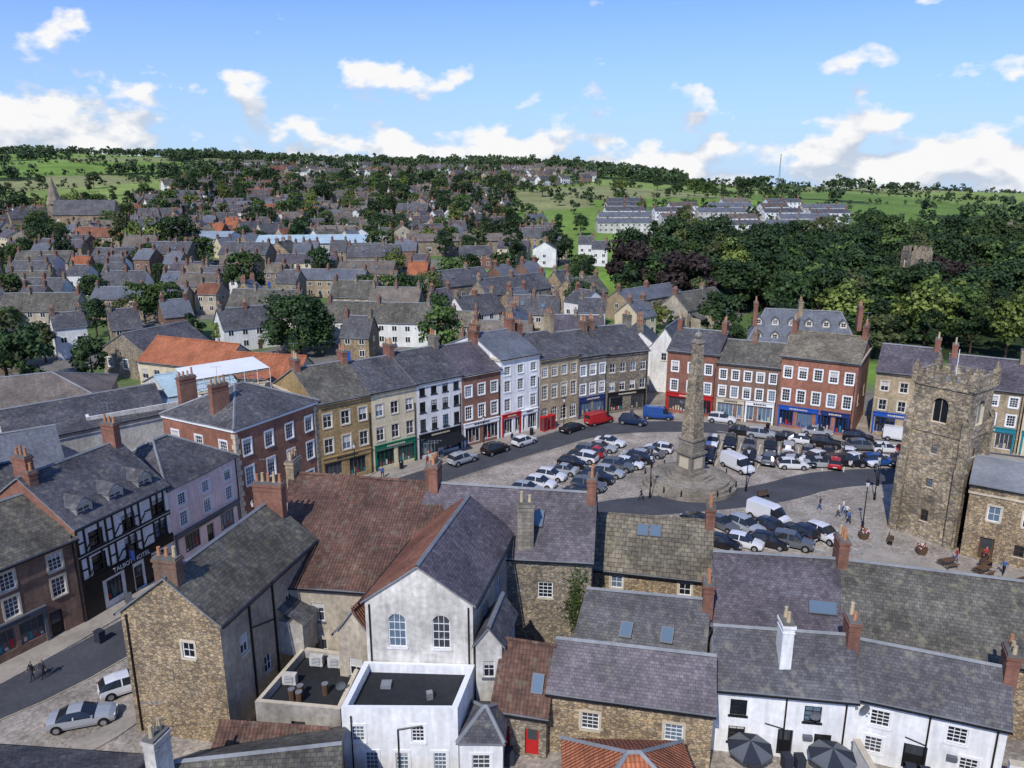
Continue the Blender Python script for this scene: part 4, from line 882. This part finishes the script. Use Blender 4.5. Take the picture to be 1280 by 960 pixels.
TM=[treemesh(15,w_,nl,80,.44,m,sk=s_) for m,w_,nl,s_ in(('leaf_mid',13,26,.05),('leaf_olive',11,22,.1),('leaf_dark',13,26,.07),('leaf_dark',10,22,0),('leaf_light',12,22,.08),('leaf_mid',15,30,.1))]
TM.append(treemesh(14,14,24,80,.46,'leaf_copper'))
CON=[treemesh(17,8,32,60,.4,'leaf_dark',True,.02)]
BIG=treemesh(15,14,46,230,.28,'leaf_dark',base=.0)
def T(x,y,me,s=1,name='deciduous_tree',sz=None):
    mark(x,y,3); return inst(name,me,(x,y,tz(x,y)),random.uniform(0,6.28),(s*random.uniform(.9,1.1),s,sz or s*random.uniform(.9,1.1)))
T(-47,166,BIG,1.08); T(-79,228,TM[0],1.0); T(-88,134,TM[2],.75); T(-95,140,TM[1],.8); T(-80,142,TM[2],.6); T(-101,131,TM[3],.8)
for x,y,k,s in((-30,196,0,.6),(-22,215,1,.7),(-66,172,4,.45),(-74,176,3,.5),(-160,330,4,.9),(-148,325,4,1.0),(-170,340,1,1),(-138,322,2,1.2),(-120,300,0,.8),(1,300,3,.9),(-3,250,0,.8),(6,246,3,.7),(-14,255,2,.7)): T(x,y,TM[k],s)
T(40,143,TM[1],.5)
cnt=0
for _ in range(1900):
    y=math.sqrt(random.uniform(165**2,400**2)); x=y*random.uniform(.13,.82)
    if not wood(x,y) or occupied(x,y,4.3) or (abs(x-136)<12 and 215<y<270): continue
    if not clearzone(x,y): continue
    k=random.random(); me_=TM[6] if (k<.025 or (x-150)**2+(y-278)**2<13**2) else CON[0] if k<.09 else TM[random.choice([0,1,2,3,2,2,3,5,4,0])]
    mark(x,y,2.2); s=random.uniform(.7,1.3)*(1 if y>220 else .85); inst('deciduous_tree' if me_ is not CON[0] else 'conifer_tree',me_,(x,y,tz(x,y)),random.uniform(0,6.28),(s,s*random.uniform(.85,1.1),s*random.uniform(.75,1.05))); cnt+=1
for _ in range(4200):
    y=math.sqrt(random.uniform(150**2,760**2)); x=y*random.uniform(-.9,.34)
    if not (town(x,y) or y>300) or isfield1(x,y) or not clearzone(x,y) or occupied(x,y,2.2): continue
    if not town(x,y) and random.random()<.94: continue
    if y<330 and random.random()<.62: continue
    if y>330 and random.random()<.2: continue
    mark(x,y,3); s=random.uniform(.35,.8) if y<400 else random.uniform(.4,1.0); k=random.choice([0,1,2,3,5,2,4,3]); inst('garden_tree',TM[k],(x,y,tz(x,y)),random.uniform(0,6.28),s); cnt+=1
tpl=[crown(8,12,10,13,1.0) for _ in range(6)]
QL=[];CL=[]
def addfar(x,y,s):
    Q,C=tpl[random.randrange(6)]; a=random.uniform(0,6.28); c_,s_=math.cos(a),math.sin(a)
    R=np.array([[c_,-s_,0],[s_,c_,0],[0,0,1]]); QL.append((Q@R.T)*np.array([s,s,s*random.uniform(.8,1.15)])+np.array([x,y,tz(x,y)-1.5*s])); CL.append(np.clip(C+random.uniform(-.35,.25),0,1))
k=0
while k<3800:
    y=math.sqrt(random.uniform(400**2,1720**2)); x=y*random.uniform(-.8,.85)
    if estateR(x,y) or (y<1050 and occupied(x,y,3)): continue
    if wood(x,y): addfar(x,y,random.uniform(.8,1.4)); k+=1
    elif town(x,y) and y>620:
        if random.random()<.4: addfar(x,y,random.uniform(.5,1.1)); k+=1
    elif random.random()<.012: addfar(x,y,random.uniform(.5,1.0)); k+=1
for _ in range(200):
    y=random.uniform(415,560); x=y*random.uniform(.13,.5)
    if not occupied(x,y,3): addfar(x,y,random.uniform(.3,.6))
Q=np.concatenate(QL);C=np.concatenate(CL); COL.objects.link(bpy.data.objects.new('distant_woodland',npmesh('distant_woodland',Q,C,['leaf_far','bark'])))
QL=[];CL=[]
pts=[]
for _ in range(60000):
    y=math.sqrt(random.uniform(300**2,1500**2)); x=y*random.uniform(-.8,.85); pts.append((x,y))
pts=np.array(pts)
for i in range(0,len(pts),4000):
    d=np.sqrt(((pts[i:i+4000,None,:]-SA[None])**2).sum(2)); d.sort(axis=1); m_=(d[:,1]-d[:,0])<4
    for (x,y) in pts[i:i+4000][m_]:
        if not town(x,y) and not estateR(x,y) and not wood(x,y) and y>400: addfar(x,y,random.choice([.28,.32,.4,.4,.7]))
if QL: COL.objects.link(bpy.data.objects.new('hedgerow',npmesh('hedgerow',np.concatenate(QL),np.concatenate(CL),['leaf_far','bark'])))
# ------------------------------------------------------------------ cars
def carmesh(kind):
    mb=MB()
    P={'hatch':[(-2.0,.45,.78,.80,.76,.70),(-1.93,.28,.90,.98,.84,.68),(-1.5,.24,.94,1.40,.87,.58),(-.8,.22,.94,1.48,.88,.60),(.15,.22,.92,1.45,.88,.60),(.95,.22,.90,.97,.87,.74),(1.65,.24,.80,.86,.84,.66),(1.98,.3,.62,.68,.76,.55),(2.05,.4,.50,.52,.66,.5)],
       'suv':[(-2.2,.5,.9,.92,.82,.76),(-2.12,.36,1.02,1.1,.90,.74),(-1.85,.32,1.05,1.55,.93,.66),(-.9,.3,1.05,1.68,.94,.68),(.2,.3,1.03,1.64,.94,.67),(.95,.3,1.02,1.10,.93,.80),(1.8,.32,.93,1.0,.90,.72),(2.12,.38,.72,.8,.84,.62),(2.2,.45,.58,.6,.74,.55)],
       'saloon':[(-2.25,.45,.80,.84,.78,.70),(-2.15,.3,.90,.98,.86,.70),(-1.55,.24,.92,1.02,.88,.70),(-.85,.22,.92,1.38,.89,.58),(.1,.22,.90,1.42,.89,.59),(.95,.22,.88,.95,.88,.74),(1.85,.24,.78,.84,.84,.66),(2.2,.3,.60,.66,.76,.55),(2.27,.4,.50,.52,.66,.5)],
       'van':[(-2.45,.5,1.0,1.95,.88,.82),(-2.42,.36,1.1,2.05,.95,.86),(-.6,.34,1.1,2.08,.96,.86),(.75,.34,1.1,2.04,.96,.84),(1.1,.34,1.1,1.9,.95,.80),(1.75,.34,1.08,1.15,.93,.78),(2.3,.38,.9,.98,.88,.66),(2.45,.45,.6,.65,.8,.6)]}[kind]
    rings=[]
    for x,zb,zl,zt,wb,wt in P:
        h=[(wb*.92,zb),(wb,zb+.22),(wb*1.0,(zb+zl)/2+.1),(wb*.97,zl),(wt,zt-.03),(wt*.55,zt+.015)]
        rings.append([V((x,a,z)) for a,z in h]+[V((x,-a,z)) for a,z in h[::-1]])
    n=12
    for s in range(len(P)-1):
        A,B=rings[s],rings[s+1]; ta=P[s][3]-P[s][2]; tb=P[s+1][3]-P[s+1][2]; cab=ta>.25 and tb>.25; tr=(ta>.25)!=(tb>.25)
        for i in range(n):
            j=(i+1)%n; mat='car_paint'
            if i in(3,7) and (cab or tr): mat='car_glass' if not(kind=='van' and P[s][0]<.0) else 'car_paint'
            if i in(4,5,6) and tr and not(kind=='van' and s<2): mat='car_glass'
            if i==11: mat='tyre'
            mb.q([A[i],A[j],B[j],B[i]][::-1],mat,False)
    mb.q(rings[0],'car_paint'); mb.q(rings[-1][::-1],'car_paint')
    if kind=='van':
        mb.q([(-2.462,-.7,1.25),(-2.462,.7,1.25),(-2.455,.66,1.8),(-2.455,-.66,1.8)][::-1],'car_glass')
    for x in((-.42,) if kind!='van' else(.2,)):
        for sg in(-1,1):
            zl=P[3][2];zt=P[3][3];wb=P[3][4]*.97;wt=P[3][5]
            mb.box((x-.04,sg*wb,zl),(.09,0,0),(0,sg*.012,0),(0,sg*(wt-wb),zt-zl-.03),'car_paint')
    R=.33 if kind!='suv' else .38; fx,rx=P[-1][0]-.78,P[0][0]+.72; W=P[3][4]
    for x in(fx,rx):
        for sg in(-1,1):
            for r,y0,y1,mt in((R+.06,W-.10,W+.004,'tyre'),(R,W-.2,W+.02,'tyre'),(R*.62,W,W+.03,'hub')):
                a=[V((x+r*math.cos(t),sg*y0,max(R+r*math.sin(t),0 if r<=R else .2))) for t in [6.2832*i/14 for i in range(14)]]; b=[V((p.x,sg*y1,p.z)) for p in a]
                for i in range(14): j=(i+1)%14; mb.q([a[i],a[j],b[j],b[i]],mt)
                mb.q(b,mt)
    xf=P[-2][0];xr=P[1][0]
    for sg in(-1,1):
        mb.box((xf-.12,sg*P[-2][4]*.62-.13,P[-2][2]-.06),(.16,0,0),(0,.28,0),(0,0,.13),'lamp_white')
        mb.box((xr-.06,sg*(P[1][4]-.12)-.08,P[1][2]-.2),(.07,0,0),(0,.16,0),(0,0,.24),'lamp_red')
        mb.box((.75,sg*(W-.02)-.09,P[4][2]+.02),(.12,0,0),(0,.18,0),(0,0,.13),'car_paint')
    mb.box((P[-1][0]-.01,-.26,.36),(.03,0,0),(0,.52,0),(0,0,.11),'lamp_white'); mb.box((P[0][0]-.02,-.26,.5),(.03,0,0),(0,.52,0),(0,0,.11),'lamp_white')
    return mb.mesh(kind+'_mesh')
CM={k:carmesh(k) for k in('hatch','suv','saloon','van')}
CC={'w':(.75,.75,.75),'s':(.38,.40,.42),'g':(.12,.13,.14),'k':(.012,.012,.015),'b':(.02,.08,.28),'n':(.015,.03,.08),'r':(.45,.02,.02),'l':(.15,.3,.45)}
def car(x,y,hd,kind=None,c=None):
    kind=kind or random.choice(['hatch','hatch','suv','suv','saloon']); c=c or random.choice('wwwssgggkkkknbrsgk')
    inst({'van':'van'}.get(kind,'parked_car'),CM[kind],(x,y,.02),hd,1,CC[c])
def carrow(x,y,ang,n,sp,hd,cols=None):
    for i in range(n):
        c=cols[i%len(cols)] if cols else None
        if c=='_': continue
        car(x+math.cos(ang)*sp*i+random.uniform(-.15,.15),y+math.sin(ang)*sp*i+random.uniform(-.25,.25),hd+random.uniform(-.05,.05)+(math.pi if random.random()<.4 else 0),None,c)
    bays(x,y,math.cos(ang),math.sin(ang),n,sp,math.cos(hd),math.sin(hd))
H0=-.45
carrow(2.,89.6,.98,7,2.75,H0,'swwskwr'); carrow(8.0,88.6,.96,7,2.75,H0,'kgksgks'); carrow(9.5,101.,.9,4,2.75,H0,'kgsw'); carrow(15.8,98.6,.85,4,2.8,H0,'wkgw')
carrow(29.5,107.4,-.25,8,2.7,1.2,'wkgksgkw'); carrow(27.5,101.5,-.15,7,2.8,1.15,'kkkgskr'); carrow(36,100.5,-.05,7,2.9,.5,'skwkwwk'); carrow(35.5,112.5,-.5,5,3.,-.4,'kskwk')
for x,y,c in((38.2,96.6,'w'),(42.2,97.2,'s'),(46.4,97.6,'k'),(50.5,97.9,'b'),(54.4,98.3,'r'),(51,104,'g'),(54,103,'w'),(57,101.5,'r'),(60,100.2,'k')): car(x,y+1.6,-.1,None,c)
carrow(21.0,80.6,-.3,6,2.75,-1.0,'kgskkw'); carrow(22.3,75.2,-.02,4,2.6,-.55,'kwkg')
BAY.obj('parking_bay_markings')
car(29.5,81.5,-.9,'van','w'); car(30.5,97.6,-1.1,'van','w'); car(40,119.,-.4,'van','w'); car(58.5,109.6,-.5,'van','w'); car(24,120.6,-.2,'van','b'); car(14.,118.,.6,'van','r')
for x,y,k,c in((-6.9,100.2,'suv','s'),(-2.4,104.3,'suv','k'),(1.8,107.9,'hatch','w'),(9.4,114.2,'saloon','k')): car(x,y,.76,k,c)
for x,y,k,c in((19.4,117.6,'suv','n'),(34,118.6,'suv','w'),(47,112.4,'saloon','s'),(52,109.4,'suv','k')): car(x,y,-.4,k,c)
car(-29.6,51.2,.6,'hatch','w'); car(-31.0,47.4,.3,'saloon','s')
for i in range(60):
    x,y=-118+ (i%15)*5.5,298+(i//15)*6; 
    if clearzone(x,y) and not occupied(x,y,1): inst('parked_car',CM[random.choice(['hatch','suv'])],(x,y,tz(x,y)+.1),1.57,1,CC[random.choice('wsgkbr')])
# ------------------------------------------------------------------ street furniture
def lamp(x,y):
    mb=MB(); m='black_paint'; mb.cyl((0,0,0),.16,.12,.9,8,m); mb.cyl((0,0,.9),.07,.05,4.2,8,m); mb.rod((-.4,0,4.4),(.4,0,4.4),.025,m); mb.cyl((0,0,5.1),.12,.24,.5,6,'lamp_white'); mb.cyl((0,0,5.6),.28,.04,.3,6,m); mb.cyl((0,0,5.9),.04,.02,.2,6,m); mb.obj('street_lamp',(x,y,0))
for p in((39.5,79.5),(44.5,87.5),(17,88),(29.5,90.2),(-27,74),(-20,92),(-4,103.5),(8,113),(47,92)): lamp(*p)
def bench(x,y,r):
    mb=MB()
    for i in range(4): mb.obox(0,-.18+i*.12,.43,1.6,.09,.04,0,'wood')
    for i in range(3): mb.obox(0,.27,.55+i*.13,1.6,.03,.09,0,'wood')
    for s in(-.7,.7): mb.obox(s,0,0,.06,.5,.43,0,'black_paint'); mb.obox(s,.24,.43,.06,.04,.5,0,'black_paint')
    mb.obj('park_bench',(x,y,.06),r)
bench(48,70.5,.5); bench(52,68,.5); bench(41,76,1); bench(31,88,.4)
mb=MB(); mb.obox(0,0,.72,1.5,.75,.05,0,'wood')
for s in(-1,1):
    mb.obox(0,s*.65,.43,1.5,.26,.04,0,'wood'); mb.rod((.6*s,-.7,0),(.6*s,.3,.72),.035,'wood',4); mb.rod((.6*s,.7,0),(.6*s,-.3,.72),.035,'wood',4); mb.obox(.6*s,0,.38,.06,1.4,.06,0,'wood')
pt=mb.mesh('picnic_table')
for x,y,r in((44.2,70.6,.3),(46.9,69.,.5),(50.0,66.9,.4),(47,66.5,.9),(17.4,41.2,.2),(21.8,40.4,.1)): inst('picnic_table',pt,(x,y,.06),r)
def planter(x,y):
    mb=MB(); mb.cyl((0,0,0),.45,.6,.6,12,'wood')
    for i in range(60):
        a,r=random.uniform(0,6.28),random.uniform(0,.55); p=V((r*math.cos(a),r*math.sin(a),.6+random.uniform(0,.4))); mb.q([p,p+V((.12,0,.05)),p+V((.1,.12,.1)),p+V((0,.1,.06))],random.choice(['ivy','ivy','red_paint','cloth_white']))
    mb.obj('flower_planter',(x,y,.06))
for p in((43,73.4),(54,66.4),(38.5,77)): planter(*p)
def phone(x,y,r):
    mb=MB(); mb.obox(0,0,0,.9,.9,.15,0,'red_paint'); mb.obox(0,0,.15,.78,.78,1.9,0,'glass_mid')
    for sx in(-1,1):
        for sy in(-1,1): mb.obox(sx*.4,sy*.4,.15,.1,.1,1.95,0,'red_paint')
    for k in range(6):
        for a in range(4):
            mb.obox(.41*math.cos(a*1.5708),.41*math.sin(a*1.5708),.35+k*.3,.04,.72,.04,a*1.5708,'red_paint')
    mb.obox(0,0,2.1,.92,.92,.25,0,'red_paint'); mb.cyl((0,0,2.35),.6,.2,.15,4,'red_paint',rot=.785); mb.obj('telephone_box',(x,y,.12),r)
phone(5.0,114.0,.7); phone(6.2,115.,.7)
for x,y in((-33,67),(-15,97.8),(3,112),(40,114.4)):
    mb=MB(); mb.cyl((0,0,0),.28,.3,.95,10,'black_paint'); mb.cyl((0,0,.95),.33,.2,.2,10,'black_paint'); mb.obj('litter_bin',(x,y,.12))
mb=MB(); 
for sg in(-1,1): mb.box((-.3,sg*.25,0),(.6,0,0),(0,.03,0),(0,-sg*.22,1.),'grey_paint')
sb=mb.mesh('sandwich_board')
for x,y in((-35.5,63.6),(-10,102),(20,122.5)): inst('sandwich_board',sb,(x,y,.12),.7)
# ------------------------------------------------------------------ people
def person(name,x,y,z,rot,top,bot,hairm='hair',h=1.72,stride=.12,arm=.1):
    k=h/1.75; vs=[];es=[];rs=[]
    def v(p,r,par=None): vs.append(V(p)*k); rs.append(r*k); i=len(vs)-1; (es.append((par,i)) if par is not None else None); return i
    pel=v((0,0,.95),.15); wa=v((0,0,1.12),.135,pel); ch=v((0,.0,1.32),.155,wa); nk0=v((0,0,1.45),.10,ch); nk=v((0,.0,1.53),.052,nk0)
    h1=v((0,.01,1.60),.075,nk); h2=v((0,.015,1.66),.095,h1); h3=v((0,.0,1.73),.07,h2)
    for sg,st in((-1,stride),(1,-stride)):
        hp=v((sg*.10,0,.90),.10,pel); kn=v((sg*.11,st*.8+.03,.50),.062,hp); an=v((sg*.115,st*1.6,.10),.042,kn); v((sg*.12,st*1.6+.15,.045),.038,an)
        sh=v((sg*.19,0,1.40),.062,ch); el=v((sg*(.25+arm*.3),-st*.7,1.13),.045,sh); wr=v((sg*(.26+arm*.4),-st*1.3+.06,.88),.03,el); hd=v((sg*(.265+arm*.4),-st*1.4+.08,.81),.036,wr)
        for f in range(4): a=v((sg*(.262+arm*.4),-st*1.4+.05+f*.02,.765),.010,hd); v((sg*(.255+arm*.4),-st*1.4+.05+f*.02,.725-.006*(1-abs(f-1.5))),.008,a)
        a=v((sg*(.25+arm*.4),-st*1.4+.115,.80),.011,hd); v((sg*(.245+arm*.4),-st*1.4+.125,.77),.009,a)
    me=bpy.data.meshes.new('t'); me.from_pydata([tuple(p) for p in vs],es,[]); o=bpy.data.objects.new('t',me); COL.objects.link(o)
    md=o.modifiers.new('s','SKIN'); 
    for i,d in enumerate(me.skin_vertices[0].data): d.radius=(rs[i],rs[i]*.85 if i in(0,1,2) else rs[i]); d.use_root=(i==0)
    o.modifiers.new('d','SUBSURF').levels=1; o.modifiers['d'].render_levels=1
    dg=bpy.context.evaluated_depsgraph_get(); m2=bpy.data.meshes.new_from_object(o.evaluated_get(dg)); bpy.data.objects.remove(o)
    for m in('skin',top,bot,hairm,'tyre'): m2.materials.append(MATS[m])
    for p in m2.polygons:
        c=p.center/k; p.use_smooth=True
        p.material_index=4 if c.z<.09 else 2 if c.z<.98 and abs(c.x)<.2 else 1 if c.z<1.49 and not(abs(c.x)>.21 and c.z<.9) else 3 if(c.z>1.64 and (c.y<.05 or c.z>1.73)) else 0
    ob=bpy.data.objects.new(name,m2); ob.location=(x,y,z); ob.rotation_euler=(0,0,rot); COL.objects.link(ob)
    mb=MB(); mb.q([(-.015*k,.10*k,1.655*k),(.015*k,.10*k,1.655*k),(0,.13*k,1.63*k)],'skin')
    for sg in(-1,1): mb.obox(sg*.035*k,.1*k,1.675*k,.02,.012,.012,0,'tyre'); mb.obox(sg*.095*k,.0,1.64*k,.02,.03,.06,0,'skin')
    mb.obox(0,.1*k,1.605*k,.045,.012,.01,0,'lamp_red'); mb.obj('face',parent=ob)
person('pedestrian',-37.6,52.3,.02,2.6,'cloth_black','cloth_dark'); person('pedestrian',-36.9,52.6,.02,2.6,'cloth_dark','cloth_black',h=1.66)
person('pedestrian',15.8,87.2,.02,1.2,'cloth_dark','cloth_dark',stride=.22)
for x,y,r,t in((38.0,82.5,1,'cloth_white'),(38.8,82.2,2,'cloth_white'),(38.4,80.6,.3,'cloth_blue'),(39.0,83.6,4,'cloth_white'),(36.6,84.5,1,'cloth_dark'),(48.6,71.6,3,'cloth_red'),(51.6,69.3,2,'cloth_white'),(45.5,71.4,1,'cloth_red'),(48.8,68.9,2,'cloth_blue'),(-31.5,70.5,1,'cloth_dark'),(-17,94.4,.5,'cloth_blue'),(-11.6,98.9,4,'cloth_red'),(0,108.5,.6,'cloth_dark'),(12,117.6,3,'cloth_white'),(31,119.5,1,'cloth_dark'),(45,112.9,2,'cloth_blue')):
    person('pedestrian',x,y,.06,r,t,random.choice(['cloth_dark','cloth_blue','cloth_black']))
T(35.5,64,TM[4],.2,'garden_shrub'); T(46.5,60,TM[1],.3,'garden_shrub')
# ------------------------------------------------------------------ sky, sun, camera
sd=V((-.30,-.76,.80)).normalized(); el=math.asin(sd.z); az=math.atan2(sd.x,sd.y)
W=bpy.data.worlds.new('World'); S.world=W; W.use_nodes=True; nt=W.node_tree; nt.nodes.clear()
out=nt.nodes.new('ShaderNodeOutputWorld'); bg=nt.nodes.new('ShaderNodeBackground'); sk=nt.nodes.new('ShaderNodeTexSky'); sk.sky_type='NISHITA'; sk.sun_disc=False
sk.sun_elevation=el; sk.sun_rotation=az; sk.air_density=1.; sk.dust_density=.2; sk.ozone_density=3.
tc=nt.nodes.new('ShaderNodeTexCoord'); sx=nt.nodes.new('ShaderNodeSeparateXYZ'); nt.links.new(tc.outputs['Generated'],sx.inputs[0])
def mrange(src,a,b,c,d):
    n=nt.nodes.new('ShaderNodeMapRange')
    for i,x in enumerate((a,b,c,d)): n.inputs[i+1].default_value=x
    nt.links.new(src,n.inputs[0]); return n.outputs[0]
tint=nt.nodes.new('ShaderNodeRGB'); tint.outputs[0].default_value=(.66,.86,1.34,1)
c1=mulcol(nt,sk.outputs[0],tint.outputs[0])
c1=mixcol(nt,mrange(sx.outputs[2],-.02,.24,.9,0.),c1,(3.6,5.0,6.9))
bg.inputs['Strength'].default_value=.13; nt.links.new(c1,bg.inputs[0])
def mth(op,a,b=None,c=None):
    n=nt.nodes.new('ShaderNodeMath'); n.operation=op
    for i,x in enumerate((a,b,c)):
        if x is None: continue
        if isinstance(x,(int,float)): n.inputs[i].default_value=x
        else: nt.links.new(x,n.inputs[i])
    return n.outputs[0]
def cl(dz):
    cb=nt.nodes.new('ShaderNodeCombineXYZ'); nt.links.new(sx.outputs[0],cb.inputs[0]); nt.links.new(sx.outputs[1],cb.inputs[1]); z=mth('MULTIPLY_ADD',sx.outputs[2],1.7,dz); nt.links.new(z,cb.inputs[2])
    n=nt.nodes.new('ShaderNodeTexNoise'); n.inputs['Scale'].default_value=12.; n.inputs['Detail'].default_value=7; n.inputs['Roughness'].default_value=.52; nt.links.new(cb.outputs[0],n.inputs['Vector']); return n.outputs[0]
hf=mrange(sx.outputs[2],.02,.15,.13,-.12)
west=mrange(sx.outputs[0],-.34,-.52,0,.10)
n0=cl(0.); d0=mth('ADD',mth('ADD',n0,hf),west)
mk=mrange(d0,.52,.60,0,1); sh=mrange(mth('SUBTRACT',n0,cl(.05)),-.08,.06,0,1)
mx=mixcol(nt,sh,(.58,.66,.79),(.98,.98,.99))
b2=nt.nodes.new('ShaderNodeBackground'); nt.links.new(mx,b2.inputs[0]); b2.inputs['Strength'].default_value=.97
ms=nt.nodes.new('ShaderNodeMixShader'); nt.links.new(mk,ms.inputs[0]); nt.links.new(bg.outputs[0],ms.inputs[1]); nt.links.new(b2.outputs[0],ms.inputs[2]); nt.links.new(ms.outputs[0],out.inputs[0])
sl=bpy.data.lights.new('sun','SUN'); sl.energy=3.7; sl.angle=math.radians(.6); sl.color=(1,.96,.90); so=bpy.data.objects.new('sun',sl); so.rotation_euler=sd.to_track_quat('Z','Y').to_euler(); COL.objects.link(so)
cd=bpy.data.cameras.new('camera'); cd.lens=27; cd.clip_end=12000; cd.clip_start=.5; co=bpy.data.objects.new('camera',cd); co.location=(0,0,38); co.rotation_euler=(math.radians(75.1),0,0); COL.objects.link(co); S.camera=co
S.view_settings.view_transform='Standard'
